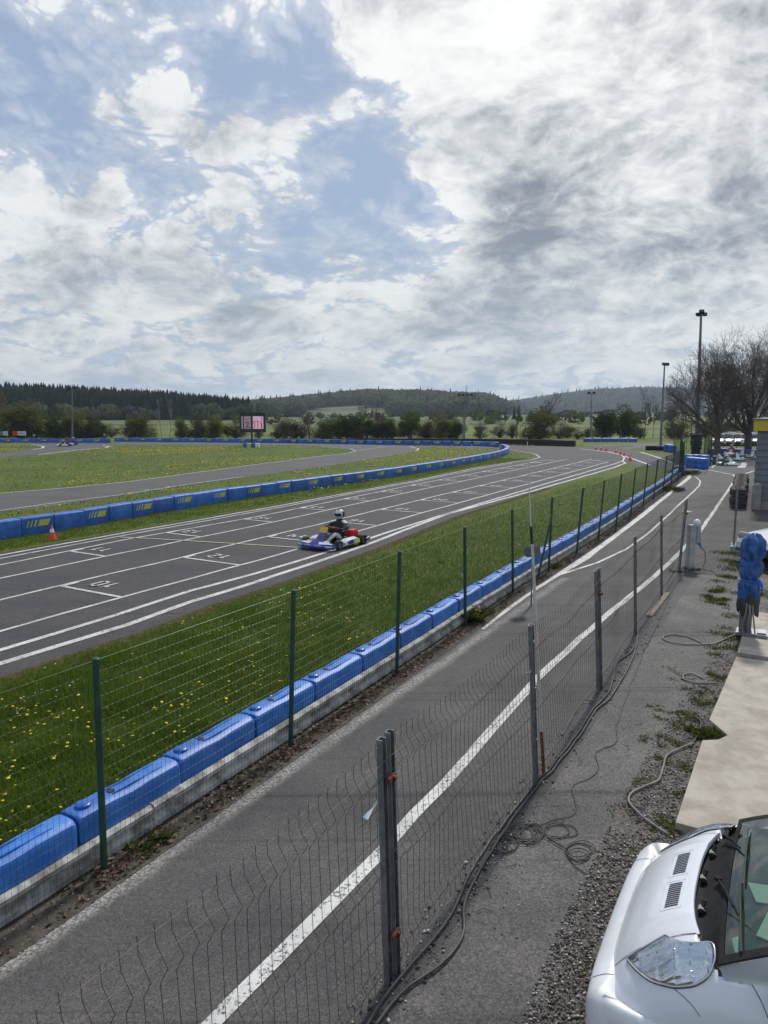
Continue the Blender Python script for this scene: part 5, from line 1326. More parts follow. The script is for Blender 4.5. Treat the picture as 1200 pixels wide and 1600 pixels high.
# ------------------------------------------------------------------ small cars
def make_car(style='hatch'):
    o = thing('parked_car', 'x', 'car'); Lc, Wc, Hc = 4.1, 1.72, 1.45
    prof = [(0, .35, .50, .78), (.06, .25, .62, .84), (.25, .22, .72, .86), (.9, .20, .86, .86), (1.15, .2, .92, .86), (2.0, .2, .95, .86), (3.2, .2, .96, .86), (3.8, .22, .94, .85), (4.02, .28, .85, .82), (4.1, .38, .7, .76)]
    rows = []
    for y, zb, zt, hw in prof:
        r_ = []
        for a, b in ((-1, 0), (-1.0, .35), (-1.0, .7), (-.96, .92), (-.80, 1.0), (-.4, 1.03), (0, 1.04), (.4, 1.03), (.80, 1.0), (.96, .92), (1.0, .7), (1.0, .35), (1, 0)): r_.append(Vector((a * hw, -y, zb + (zt - zb) * b)))
        rows.append(r_)
    mb = MB(); mb.grid(rows); mb.add(rows[0], [tuple(range(13))]); mb.add(rows[-1], [tuple(range(13))[::-1]]); body = mb.build('body', carpaint('car_paint', (.5, .52, .55)), o, smooth='auto')
    def sec(y, z, w_): return [Vector((a * w_, -y, z - abs(a) ** 4 * .05)) for a in (-1, -.6, 0, .6, 1)]
    mb = MB(); mb.grid([sec(1.65, 1.40, .56), sec(2.2, 1.46, .60), sec(3.1, 1.44, .60), sec(3.55, 1.36, .56)]); mb.build('roof', MATS['car_paint'], o, smooth=True)
    mb = MB(); mb.grid([sec(.98, .93, .70), sec(1.65, 1.39, .57)]); mb.build('windscreen', M_GLASSD, o, smooth=True)
    mb = MB(); mb.grid([sec(3.54, 1.35, .56), sec(3.98, .95, .70)]); mb.build('rear_window', M_GLASSD, o, smooth=True)
    for s in (-1, 1):
        mb = MB(); mb.grid([[Vector((s * .74, -y, .94)) for y in (1.0, 1.7, 2.5, 3.3, 3.95)], [Vector((s * .57, -y, z)) for y, z in ((1.60, 1.35), (1.9, 1.39), (2.5, 1.41), (3.2, 1.38), (3.56, 1.32))]]); mb.build('side_window', M_GLASSD, o)
        mb = MB(); mb.box((s * .62, -.10, .66), (.34, .16, .15), bev=.04, rz=s * .25); mb.build('headlight', mat('car_lamp', (.30, .32, .34), .35), o, smooth='auto')
        mb = MB(); mb.box((s * .66, -4.02, .76), (.22, .10, .2), bev=.03); mb.build('rear_light', M_RED, o, smooth='auto')
        mb = MB(); mb.box((s * .92, -1.3, .98), (.18, .1, .13), bev=.03); mb.build('door_mirror', M_BLACK, o, smooth='auto')
        for y in (.78, 3.3): wheel(o, (s * .78, -y, .30), .30, .19)
    mb = MB(); mb.box((0, .005, .42), (1.1, .03, .16), bev=.01); mb.build('grille', M_BLACK, o)
    mb = MB(); mb.box((0, -2.05, .30), (1.5, 3.7, .16)); mb.build('underbody', M_BLACK, o)
    return o
CARC = {'white': (.62, .64, .66), 'silver': (.36, .38, .40), 'black': (.015, .016, .02), 'dark blue': (.015, .03, .09), 'grey': (.12, .13, .14), 'red': (.32, .02, .02)}
car0 = make_car()
def place_car(loc, yaw, col, label, group=None):
    o = sub_thing(car0, USED, loc, yaw, label, group); m_ = carpaint('paint_' + col.replace(' ', '_'), CARC[col])
    for ch in o.children:
        if ch.name.split('.')[0] in ('body', 'roof'): ch.material_slots[0].link = 'OBJECT'; ch.material_slots[0].material = m_
    return o
# local +Y is the nose; the near one faces the lane
p = G(1188, 893); place_car(p + Vector((.12, .55, 0)), R(95), 'white', 'white hatchback nosing in at the right edge behind the blue cover')
cols = ['white', 'silver', 'white', 'dark blue', 'silver', 'white', 'black', 'silver', 'dark blue', 'white', 'grey', 'white']
for i in range(12):
    row_ = i // 6; k = i % 6
    p = AT(1122 + k * 14 + row_ * 3, 690, 86 + row_ * 9); p.z = 0
    place_car(p, R(150), cols[i], f'{cols[i]} car in the {"near" if row_ == 0 else "back"} row of the distant car park, {ordn(k + 1)} from the left', 'cars in the distant car park')

# ------------------------------------------------------------------ people
def skin(joints, edges, root=0, sub=1):
    me = bpy.data.meshes.new('person'); me.from_pydata([j[:3] for j in joints], edges, []); o = bpy.data.objects.new('person', me); COL.objects.link(o)
    md = o.modifiers.new('s', 'SKIN'); 
    for i, j in enumerate(joints): me.skin_vertices[0].data[i].radius = (j[3], j[4] if len(j) > 4 else j[3]) if True else None
    me.skin_vertices[0].data[root].use_root = True; s2 = o.modifiers.new('b', 'SUBSURF'); s2.levels = sub; s2.render_levels = sub
    dg = bpy.context.evaluated_depsgraph_get(); dg.update(); e = bpy.data.meshes.new_from_object(o.evaluated_get(dg)); bpy.data.objects.remove(o); e.shade_smooth(); e.name = 'person'; return e
def skin_mesh(joints, edges, root=0, sub=1):
    me = bpy.data.meshes.new('person'); me.from_pydata([j[:3] for j in joints], edges, []); o = bpy.data.objects.new('person', me); COL.objects.link(o)
    o.modifiers.new('s', 'SKIN')
    if not me.skin_vertices: 
        bpy.context.view_layer.objects.active = o
    for i, j in enumerate(joints): me.skin_vertices[0].data[i].radius = (j[3], j[3])
    me.skin_vertices[0].data[root].use_root = True
    s2 = o.modifiers.new('b', 'SUBSURF'); s2.levels = sub; s2.render_levels = sub
    dg = bpy.context.evaluated_depsgraph_get(); dg.update(); e = bpy.data.meshes.new_from_object(o.evaluated_get(dg)); bpy.data.objects.remove(o); e.shade_smooth(); e.name = 'person'; return e
def seated_joints():
    J = []; E_ = []
    def j(x, y, z, r, par=None): J.append((x, y, z, r)); i = len(J) - 1; (E_.append((par, i)) if par is not None else None); return i
    pel = j(0, -.28, .17, .15); belly = j(0, -.31, .33, .155, pel); ch = j(0, -.32, .52, .175, belly); nk = j(0, -.33, .67, .065, ch); hd = j(0, -.31, .80, .075, nk)
    for s in (-1, 1):
        sh = j(s * .20, -.30, .59, .080, ch); el = j(s * .30, -.08, .43, .056, sh); wr = j(s * .15, .10, .50, .032, el); pm = j(s * .14, .16, .515, .034, wr)
        for k, (dx, dz, l) in enumerate(((.028, .012, .05), (.012, .02, .058), (-.004, .02, .055), (-.02, .012, .042))):
            a = j(s * .14 + dx, .19, .52 + dz, .0095, pm); b = j(s * .14 + dx * 1.1, .19 + l * .5, .505 + dz, .009, a); j(s * .14 + dx, .19 + l * .25, .475 + dz, .008, b)
        t1 = j(s * .14 - s * .035, .15, .535, .011, pm); j(s * .14 - s * .05, .185, .53, .009, t1)
        hp = j(s * .10, -.20, .17, .095, pel); kn = j(s * .20, .18, .36, .062, hp); an = j(s * .13, .50, .16, .042, kn); j(s * .12, .60, .15, .040, an)
    return J, E_
SUITS = {}
def driver_mesh(key, suit, glove, leg):
    if key in SUITS: return SUITS[key]
    J, E_ = seated_joints(); me = skin_mesh(J, E_)
    for m_ in (suit, glove, leg): me.materials.append(m_)
    for p_ in me.polygons:
        c = p_.center
        if c.y > .08 and c.z > .44: p_.material_index = 1
        elif (-.12 < c.y < .5 and c.z < .42 and abs(c.x) > .09) or (abs(c.x) > .12 and c.z > .6): p_.material_index = 2 if key == 'main' else 0
    SUITS[key] = me; return me
def helmet(parent, shell, visor, accent):
    mb = MB(); rows = []
    for i in range(11):
        a = -1.15 + 2.70 * i / 10; zr = math.sin(a); rr = math.cos(a)
        rows.append([Vector((rr * .130 * math.cos(b), rr * .155 * math.sin(b) + (.02 if zr < 0 and math.sin(b) > 0 else 0) * -zr * 1.5, .84 + zr * .145)) + Vector((0, -.31, 0)) for b in [k * math.pi / 10 for k in range(20)]])
    mb.grid(rows, closed=True); mb.add(rows[-1], [tuple(range(20))])
    h_ = mb.build('helmet', shell, parent, smooth=True)
    mb = MB(); mb.grid([[Vector((.136 * math.cos(b) * c_, .164 * math.sin(b) * c_ - .31, z)) for b in [R(30) + k * R(120) / 10 for k in range(11)]] for z, c_ in ((.79, .975), (.83, 1.0), (.875, .985))]); mb.build('visor', visor, h_, smooth=True)
    mb = MB(); mb.grid([[Vector((x, .150 * math.cos((y_)) - .31, .845 + .150 * math.sin(y_))) for x in (-.03, .03)] for y_ in [R(62) + k * R(80) / 6 for k in range(7)]]); mb.build('helmet_stripe', accent, h_, fix=False)
    for s in (-1, 1):
        mb = MB(); mb.grid([[Vector((s * .134 * math.cos(b) * c_, .160 * math.sin(b) * c_ - .31, z)) for b in [R(-50) + k * R(62) / 8 for k in range(9)]] for z, c_ in ((.76, .93), (.82, 1.005), (.88, .98), (.925, .86))]); mb.build('helmet_patch', accent, h_, smooth=True, fix=False)
M_SUIT = mat('black_suit', (.012, .012, .014), .8, (.025, .025, .028), 20); M_GLOVE = mat('red_glove', (.30, .02, .02), .8); M_PALE = mat('white_cloth', (.58, .58, .58), .6)
M_SUITB = mat('blue_suit', (.03, .05, .16), .8, (.1, .1, .12), 14); M_SUITR = mat('red_suit', (.45, .03, .02), .8)
def driver(key, suit, glove, leg, loc, rotz, label, shell, group=None):
    o = link_mesh('person', driver_mesh(key, suit, glove, leg)); o.location = loc; o.rotation_euler = (0, 0, rotz); tag(o, label, 'person', group)
    helmet(o, shell, M_GLASSD, M_BLACK); return o

# ------------------------------------------------------------------ kart
M_NAVY = mat('navy_fairing', (.022, .020, .18), .3, (.05, .05, .30), 9, coat=.4); M_KWH = mat('white_fairing', (.60, .61, .64), .35, coat=.3); M_LIME = mat('lime_sticker', (.50, .62, .03), .4); M_AMBER = mat('amber_panel', (.75, .38, .03), .45)
def make_kart(main=True):
    o = thing('racing_kart', 'x', 'kart'); body = M_NAVY if main else M_KWH
    mb = MB(); mb.box((0, .10, .045), (.62, 1.15, .012)); mb.build('floor_tray', M_BLACK, o)
    mb = MB()
    for s in (-1, 1): mb.tube(catmull([(s * .30, -.62, .07), (s * .32, -.1, .06), (s * .26, .4, .06), (s * .22, .72, .07)], 4), .016, 6)
    mb.tube([(-.60, .52, .12), (.60, .52, .12)], .014, 6); mb.tube([(-.62, -.55, .14), (.62, -.55, .14)], .022, 8); mb.tube([(-.3, -.2, .06), (.3, -.2, .06)], .014, 6); mb.build('frame', M_STEEL, o, smooth='auto')
    # nose fairing
    rows = []
    for x in [k / 10 * .60 for k in range(-10, 11)]:
        q = abs(x) / .60; y1 = .96 - .14 * q ** 2.4; y0 = .62 + .02 * q; zt = .20 - .03 * q; hump = .05 * math.exp(-(q / .28) ** 2)
        rows.append([Vector((x, y0, .10)), Vector((x, y0 + .02, zt + hump)), Vector((x, y0 + .10, zt + .03 + hump)), Vector((x, y1 - .08, zt - .02)), Vector((x, y1, .12)), Vector((x, y1 - .01, .05)), Vector((x, y0 + .1, .045))])
    mb = MB(); mb.grid(rows); mb.add(rows[0], [tuple(range(7))]); mb.add(rows[-1], [tuple(range(7))[::-1]]); nf = mb.build('nose_fairing', body, o, smooth='auto')
    for s in (-1, 1):
        mb = MB()
        mb.add([(s * .12, .80, .222), (s * .50, .74, .192), (s * .56, .79, .178), (s * .16, .90, .172)], [(0, 1, 2, 3)]); mb.add([(s * .40, .905, .10), (s * .585, .84, .10), (s * .585, .85, .15), (s * .40, .912, .15)], [(0, 1, 2, 3)])
        mb.build('fairing_sticker', M_KWH if main else M_BLACK, nf, fix=False)
    if main:
        for s in (-1, 1):
            mb = MB(); mb.add([(s * .20, .70, .232), (s * .34, .655, .222), (s * .40, .72, .208), (s * .26, .775, .212)], [(0, 1, 2, 3)]); mb.build('fairing_flash', M_AMBER if s > 0 else M_KWH, nf, fix=False)
            mb = MB(); mb.add([(s * .05, .955, .10), (s * .30, .93, .10), (s * .26, .935, .155), (s * .08, .957, .16)], [(0, 1, 2, 3)]); mb.build('fairing_flash', M_KWH, nf, fix=False)
    mb = MB(); sec_ = [(.66, .22, .13), (.60, .30, .135), (.50, .42, .13), (.42, .54, .12), (.40, .57, .10)]
    mb.grid([[Vector((x * w_, y - .03 * x * x, z)) for x in (-1, -.6, 0, .6, 1)] for y, z, w_ in sec_[:3]]); np_ = mb.build('front_panel', body, o, smooth=True)
    mb = MB(); mb.grid([[Vector((x * w_, y - .03 * x * x + .002, z)) for x in (-1, -.6, 0, .6, 1)] for y, z, w_ in sec_[2:]]); mb.build('number_plate', M_AMBER if main else M_KWH, np_, smooth=True)
    for s in (-1, 1):
        rows = []
        for y in (.30, .26, .1, -.1, -.28, -.36):
            e = .75 if y in (.30, -.36) else 1; zt = .10 + (.16 if y < .2 else .12) * e
            rows.append([Vector((s * .40, y, .06)), Vector((s * .42, y, zt * .9)), Vector((s * .50, y, zt)), Vector((s * (.60 + .04 * e), y, zt * .85)), Vector((s * (.62 + .04 * e), y, .10)), Vector((s * .58, y, .05))])
        mb = MB(); mb.grid(rows); mb.add(rows[0], [tuple(range(6))]); mb.add(rows[-1], [tuple(range(6))[::-1]]); sp = mb.build('side_pod', M_KWH, o, smooth='auto')
        mb = MB(); mb.add([(s * .668, -.08, .11), (s * .668, .22, .11), (s * .652, .20, .18), (s * .645, -.06, .225)], [(0, 1, 2, 3)]); mb.build('pod_sticker', body, sp, fix=False)
        if main: mb = MB(); mb.add([(s * .668, -.36, .10), (s * .670, -.13, .10), (s * .645, -.12, .235), (s * .640, -.34, .22)], [(0, 1, 2, 3)]); mb.build('pod_end', M_LIME, sp, fix=False)
        wheel(o, (s * .56, .52, .13), .13, .13, rimmat=M_STEEL); wheel(o, (s * .58, -.55, .14), .14, .21, rimmat=M_STEEL)
    rows = []
    for k in range(9):
        a = k / 8; y = .02 - .62 * a ** 1.1; z = .08 if a < .5 else .08 + (a - .5) * 2 * .36
        rows.append([Vector((x * (.19 - .02 * a), y, z + abs(x) ** 3 * (.14 if a < .75 else .06))) for x in (-1, -.8, -.4, 0, .4, .8, 1)])
    mb = MB(); mb.grid(rows); mb.build('seat', M_BLACK, o, smooth=True)
    c = Vector((0, .21, .47)); mt = Matrix.Rotation(R(55), 3, 'X'); mb = MB(); mb.tube([c + mt @ Vector((math.cos(a) * .15, math.sin(a) * .13, 0)) for a in [k * math.pi / 10 for k in range(20)]], .013, 6, closed=True); mb.box(c, (.28, .03, .012), tilt=mt); mb.tube([c, (0, .52, .12)], .010, 6); mb.build('steering_wheel', M_BLACK, o, smooth='auto')
    mb = MB(); mb.box((.36, -.42, .20), (.20, .22, .22), bev=.02)
    for k in range(6): mb.box((.36, -.42, .30 + k * .018), (.16, .18, .006))
    mb.box((.33, -.26, .38), (.14, .22, .12), bev=.03); mb.tube([(.36, -.5, .22), (.30, -.66, .22), (.0, -.70, .2)], .035, 8); mb.build('engine', M_STEEL if not main else M_BLACK, o, smooth='auto')
    if main: mb = MB(); mb.box((-.30, -.50, .27), (.22, .30, .26), bev=.03); mb.build('radiator', M_RED, o, smooth='auto')
    mb = MB(); mb.tube(catmull([(-.66, -.60, .13), (-.66, -.78, .15), (-.5, -.84, .16), (.5, -.84, .16), (.66, -.78, .15), (.66, -.60, .13)], 3), .05, 8); mb.build('rear_bumper', M_BLACK, o, smooth='auto')
    return o
kp = Vector((-1.42, 19.62, .012)); kyaw = math.atan2(-.86, -.55) - math.pi / 2
kart = make_kart(True); kart.location = kp; kart.rotation_euler = (0, 0, kyaw); kart['label'] = 'navy and white racing kart with amber number panel driving on the start straight'
driver('main', M_SUIT, M_GLOVE, M_PALE, kp, kyaw, 'driver in black suit and white helmet steering the kart on the straight', M_PALE)
k2 = make_kart(False); USED[k2.name] = False
def kart_at(px_, py_, yaw, label, group, dlabel=None, suit=M_SUIT, shell=M_PALE):
    p = G(px_, py_) + Vector((0, 0, .012)); o = sub_thing(k2, USED, p, yaw, label, group); USED[k2.name] = True
    if dlabel: driver('k' + suit.name, suit, M_BLACK, suit, p, yaw, dlabel, shell, None)
    return o
kart_at(101, 697.5, R(115), 'left one of the two distant karts racing on the far bend', 'distant karts on the far bend', 'driver of the left distant kart on the far bend', M_SUITB, M_RED)
kart_at(111, 695.5, R(112), 'right one of the two distant karts racing on the far bend', 'distant karts on the far bend', 'driver of the right distant kart on the far bend', M_SUITB, M_PALE)
kart_at(50, 689.8, R(95), 'kart mostly hidden behind the far blue wall at left', None, 'helmeted driver showing above the far blue wall at the left', M_SUIT)
kart_at(160, 689.2, R(95), 'kart hidden behind the far blue wall right of the pole', None, 'helmeted driver showing above the far blue wall right of the pole', M_SUIT)
kg = 'karts waiting in the paddock'
for i, (a, b, yw, lab) in enumerate(((1135, 727, 185, 'white-nosed parked kart standing foremost in the paddock'), (1117, 720, 200, 'parked kart half hidden behind the foremost white-nosed one'), (1142, 711, 150, 'parked kart at the left of the back paddock row'), (1160, 712.5, 150, 'second parked kart in the back paddock row'), (1176, 714.5, 150, 'third parked kart in the back paddock row'), (1190, 718, 150, 'parked kart beside the grey building, last in the back row'), (1128, 716, 190, 'parked kart between the foremost one and the back row'), (1150, 719, 165, 'parked kart right of and behind the foremost one'), (1168, 708.5, 150, 'parked kart close to the blue wall under the largest bare tree'), (1131, 708.5, 150, 'parked kart close to the blue wall left of the others'))):
    kart_at(a, b, R(yw), lab, kg, 'driver in red suit sitting in the leftmost back-row kart' if i == 2 else None, M_SUITR)

# ------------------------------------------------------------------ cones
def make_cone():
    o = thing('traffic_cone', 'x', 'traffic cone'); mb = MB(); mb.box((0, 0, .015), (.30, .30, .03), bev=.008); mb.build('cone_base', M_ORANGE, o)
    def rr(z): return .125 - z * .205
    mb = MB(); mb.lathe([(rr(.03), .03), (rr(.26), .26), (rr(.38), .38), (rr(.50), .50), (.015, .51), (0, .505)], n=18); mb.build('cone_shell', M_ORANGE, o, smooth='auto')
    mb = MB(); mb.lathe([(rr(.26) + .003, .26), (rr(.38) + .003, .38)], n=18); mb.build('white_band', M_REFL, o, smooth='auto'); return o
cone = make_cone(); cg = 'traffic cones by the pit exit'
for i, (a, b) in enumerate(((82, 843), (931, 703), (939, 704), (947, 705), (962, 708), (969.5, 710.5), (975, 712.5), (983.5, 714), (984.5, 717), (985, 720.5))):
    o = sub_thing(cone, USED, G(a, b), random.uniform(0, 1.5), 'single red and white cone on the grass before the striped blocks' if i == 0 else f'red and white cone of the distant line, {ordn(i)} from the left', None if i == 0 else cg); USED[cone.name] = True
[q for q in SC.objects if q.name == 'traffic_cone'][0].scale = (.85, .85, .85)

# ------------------------------------------------------------------ LED screen
sp_ = G(393, 697); scr = thing('video_screen', 'black-framed lit screen on a single post in the infield', 'screen', tuple(sp_)); k_ = sp_.y / FPX
def SX(a, b, y=0): return Vector(((a - 393) * k_, y, (697 - b) * k_))
mb = MB(); mb.box((SX(395.5, 0).x, .12, SX(0, 660.5).z), (40.5 * k_, .22, 30.5 * k_)); mb.build('cabinet', M_BLACK, scr)
mb = MB(); mb.tube([(.05, .12, 0), (.05, .12, SX(0, 674).z)], .10, 10); mb.build('post', M_BLACK, scr)
def emis(name, col, st):
    m = bpy.data.materials.new(name); m.use_nodes = True; b = m.node_tree.nodes['Principled BSDF']; b.inputs['Base Color'].default_value = (*[c * .4 for c in col], 1); b.inputs['Emission Color'].default_value = (*col, 1); b.inputs['Emission Strength'].default_value = st; return m
E1 = emis('screen_pale', (.42, .33, .40), .32); E2 = emis('screen_bright', (.80, .58, .78), .42); E3 = emis('screen_dark', (.05, .01, .03), .3); E4 = emis('screen_red', (.62, .01, .06), .6)
def prect(mb, a0, b0, a1, b1, y): mb.add([SX(a0, b1, y), SX(a1, b1, y), SX(a1, b0, y), SX(a0, b0, y)], [(0, 1, 2, 3)])
mb = MB(); prect(mb, 378.2, 651, 380.6, 670.3, .004); prect(mb, 382.3, 651, 392.8, 670.3, .004); p1 = mb.build('left_panel', E1, scr, fix=False)
mb = MB(); prect(mb, 396, 651, 409.4, 670.3, .004); prect(mb, 410.2, 651, 412.2, 670.3, .004); p2 = mb.build('right_panel', E2, scr, fix=False)
def strokes(mb, pl, w, y):
    for pts in pl:
        for (a, b), (c, d) in zip(pts, pts[1:]):
            A_, B2 = SX(a, b, y), SX(c, d, y); dd = (B2 - A_).normalized(); n_ = Vector((-dd.z, 0, dd.x)) * w * k_ / 2; e = dd * w * k_ * .35; mb.add([A_ - e + n_, A_ - e - n_, B2 + e - n_, B2 + e + n_], [(0, 1, 2, 3)])
mb = MB(); strokes(mb, [[(385.4, 662), (386.2, 660.2), (388.2, 660), (389.2, 661.5), (388.4, 664), (385.3, 667.6), (391.8, 667.6)]], 1.3, 0); strokes(mb, [[(383, 656.5), (388, 655.5), (391, 653.8)]], .5, 0); mb.build('digit', E3, p1, fix=False)
mb = MB(); strokes(mb, [[(397, 659), (403, 658.8), (407, 660), (408.8, 662.5), (409, 668.6)]], 1.0, .001); strokes(mb, [[(397.2, 660), (399, 663), (398.6, 668.5)], [(403.4, 660), (403.6, 668.8)], [(408.7, 662), (408.9, 668.6)]], 1.5, 0); strokes(mb, [[(397, 654.6), (401, 656), (405, 657.4)]], .5, 0); mb.build('letter', E4, p2, fix=False)
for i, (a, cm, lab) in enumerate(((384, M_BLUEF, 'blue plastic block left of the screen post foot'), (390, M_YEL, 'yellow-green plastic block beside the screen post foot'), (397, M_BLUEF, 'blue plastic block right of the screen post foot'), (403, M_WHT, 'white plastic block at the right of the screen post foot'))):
    o = tag(block_mesh(h=.50, w=.46, L=.48, fluted=False).build('barrier_block', cm, smooth='auto'), lab, 'barrier', 'small blocks round the screen post'); o.location = G(a, 699) + Vector((0, -.25, 0)); o.rotation_euler = (0, 0, R(90)); o.location.x += .24

# ------------------------------------------------------------------ floodlight poles
def floodpole(xb, yb, xt, yt, dist, label, heads, r=.09, antenna=False):
    b = AT(xb, yb, dist); b.z = 0; t = AT(xt, yt, dist); h = t.z; o = thing('floodlight_pole', label, 'floodlight', tuple(b)); tp = Vector((max(-.5, min(.5, t.x - b.x)), 0, h))
    mb = MB(); mb.tube([(0, 0, 0), tp * .5, tp], [r * 1.5, r * 1.1, r * .7], 10); mb.build('pole', M_STEEL, o, smooth='auto')
    mb = MB(); xs = [q[0] for q in heads]; mb.tube([tp + Vector((min(xs), 0, -.05)), tp + Vector((max(xs), 0, -.05))], .04, 6); mb.build('crossbar', M_STEEL, o)
    for dx, dz, yaw, sc in heads:
        lm = MB(); tl = Matrix.Rotation(R(-28), 3, 'X'); lm.box(tp + Vector((dx, -.1, dz)), (.52 * sc, .30 * sc, .40 * sc), rz=yaw, tilt=tl, bev=.05); l = lm.build('lamp', M_BLACK, o, smooth='auto')
        gm = MB(); gm.box(tp + Vector((dx, -.1, dz)) + Matrix.Rotation(yaw, 3, 'Z') @ tl @ Vector((0, -.155 * sc, 0)), (.44 * sc, .012, .32 * sc), rz=yaw, tilt=tl); gm.build('lamp_glass', M_GLASSD, l)
    if antenna: mb = MB(); mb.tube([tp, tp + Vector((.15, 0, 1.1))], .03, 6); mb.tube([tp + Vector((.15 + .12 * math.cos(a), 0, 1.2 + .14 * math.sin(a))) for a in [k * .63 for k in range(10)]], .02, 5, closed=True); mb.build('antenna', M_STEEL, o)
floodpole(113, 690, 113, 606, 99, 'thin floodlight pole with a flat double head left over the infield', [(-.45, 0, 0, 1), (.45, 0, 0, 1)])
floodpole(725, 690, 727, 617, 108, 'floodlight mast with four lamps and antenna among birch twigs', [(-.9, 0, 0, .8), (-.35, 0, .2, .8), (.35, 0, -.2, .8), (.95, .0, 0, .8)], antenna=True)
floodpole(923, 690, 924, 614, 104, 'thin double-headed floodlight pole left of the dark bushes', [(-.4, 0, 0, .8), (.35, 0, 0, .8)])
floodpole(1032, 699, 1038.5, 569, 80, 'middle-height floodlight pole with one long head at right', [(-.15, 0, .5, .75), (.25, -.02, .1, .8)], .10)
floodpole(1088, 714, 1095.5, 490, 63, 'tallest floodlight pole with three angled lamps in front of the bare tree', [(-.32, -.1, .6, .75), (.0, .15, 0, .8), (.28, -.08, -.4, .75)], .13)

# ------------------------------------------------------------------ banners, far rubber wall, drums, tyres
for a0, a1, b0, b1, left, lab in ((-8, 13, 673.5, 680.5, .65, 'half-cut white and dark advertising board at the far left edge'), (20, 41, 673.5, 680.5, .40, 'red and white advertising board on the far left verge')):
    p = AT(a0, 690, 104); p.z = 0; k_2 = 104 / FPX; o = thing('advertising_board', lab, 'sign', tuple(p)); W_b = (a1 - a0) * k_2; z0, z1 = (690 - b1) * k_2 * .9, (690 - b0) * k_2 * .9
    mb = MB(); mb.box((W_b / 2, .04, (z0 + z1) / 2), (W_b, .05, z1 - z0)); pb = mb.build('panel', M_WHT, o)
    mb = MB(); mb.box((W_b * left / 2, .012, (z0 + z1) / 2), (W_b * left, .01, (z1 - z0) * .98)); mb.build('colour_field', M_RED if a0 > 0 else M_STEEL, pb)
    mb = MB()
    for k in range(7): mb.box((W_b * (left + .08 + .07 * k), .012, (z0 + z1) / 2 + .03 * (k % 2)), (W_b * .045, .01, .12))
    mb.build('lettering', M_BLACK if a0 > 0 else M_HOLE, pb)
    for x in (.1, W_b - .1): mb = MB(); mb.box((x, .1, z1 / 2), (.07, .07, z1)); mb.build('leg', M_STEEL, o)
wall_pts = px([(540, 693.2), (620, 693.6), (700, 693.9), (780, 694.6), (850, 696.3), (914, 698.2)])
rw_ = thing('rubber_wall', 'long low black rubber wall at the far end of the circuit', 'barrier', tuple(wall_pts[0]))
ds = walk(wall_pts, 3.0)
for i in range(len(ds) - 1):
    a, d = ds[i]; b, _ = ds[i + 1]; mb = MB(); mb.off = rw_.location; c = (a + b) / 2; mb.box(c + Vector((0, 0, .36)), ((b - a).length - .02, .5, .72 + random.uniform(-.03, .03)), rz=math.atan2(d.y, d.x), bev=.05)
    mb.build('wall_section', M_RUB, rw_)
def make_tyre(parent, c, r=.29, w=.19, name='tyre'):
    mb = MB(); mb.lathe([(r * .55, -w * .5), (r * .9, -w * .5), (r, -w * .3), (r * 1.0, w * .3), (r * .9, w * .5), (r * .55, w * .5), (r * .52, 0), (r * .55, -w * .5)], c, 18); return mb.build(name, M_RUB, parent, smooth='auto')
ts = thing('tyre_stack', 'x', 'tyres')
for k in range(4): make_tyre(ts, (random.uniform(-.04, .04), random.uniform(-.04, .04), .10 + .19 * k))
nt = 0
for k in range(14):
    if True:
        u = 31.0 + k * .64; o = sub_thing(ts, USED, P(u, -1.82 - .03 * k + random.uniform(-.04, .04)), random.uniform(0, 6), f'stack of old black tyres along the grey building, {ordn(k + 1)} from the front', 'tyre stacks beside the grey building'); USED[ts.name] = True
o = sub_thing(ts, USED, G(1014, 703.5), 0, 'black tyre stack left in the grass island beyond the cones'); o = sub_thing(ts, USED, G(1024, 703.5), 1, 'middle black tyre stack in the grass island beyond the cones'); o = sub_thing(ts, USED, G(1033, 704), 2, 'right black tyre stack in the grass island beyond the cones')
for q in [x for x in SC.objects if x.name.startswith('tyre_stack') and x.get('label', '').endswith('beyond the cones')]: q.scale = (1.3, 1.3, .62)
def make_drum():
    o = thing('water_drum', 'x', 'barrier'); mb = MB(); mb.lathe([(0, 0), (.36, 0), (.38, .04), (.38, .30), (.365, .34), (.38, .38), (.375, .66), (.34, .74), (.30, .76), (0, .77)], n=20); mb.build('drum_body', M_BLUEF, o, smooth='auto'); mb = MB(); mb.lathe([(0, .80), (.07, .80), (.08, .765)], n=12); mb.build('cap', M_HOLE, o); return o
dr = make_drum()
for i, (a, b, lab) in enumerate(((1079, 731, 'front left blue drum of the cluster under the black stack'), (1088, 732, 'front middle blue drum of the cluster'), (1098, 733, 'front right blue drum of the cluster'), (1077, 726, 'back left blue drum of the cluster'), (1087, 726, 'back middle blue drum of the cluster'), (1100, 727, 'back right blue drum of the cluster'), (1043, 706, 'left blue drum by the far tyre stacks'), (1050, 707, 'right blue drum by the far tyre stacks'))):
    sub_thing(dr, USED, G(a, b), i, lab, 'blue drums by the paddock'); USED[dr.name] = True
b = G(1086, 722); o = thing('speaker_tower', 'tall black stacked box tower standing among the blue drums', 'tower', tuple(b)); kk = b.y / FPX
for i, (w_, z0, z1) in enumerate(((.55, 0, .95), (.62, .96, 1.25), (.70, 1.27, 1.72), (.66, 1.74, 2.05), (.82, 2.06, 2.16))): mb = MB(); mb.box((.02 * (i % 2), 0, (z0 + z1) / 2), (w_, .55, z1 - z0), bev=.04, rz=.1 * i); mb.build('box_section', M_RUB, o, smooth='auto')
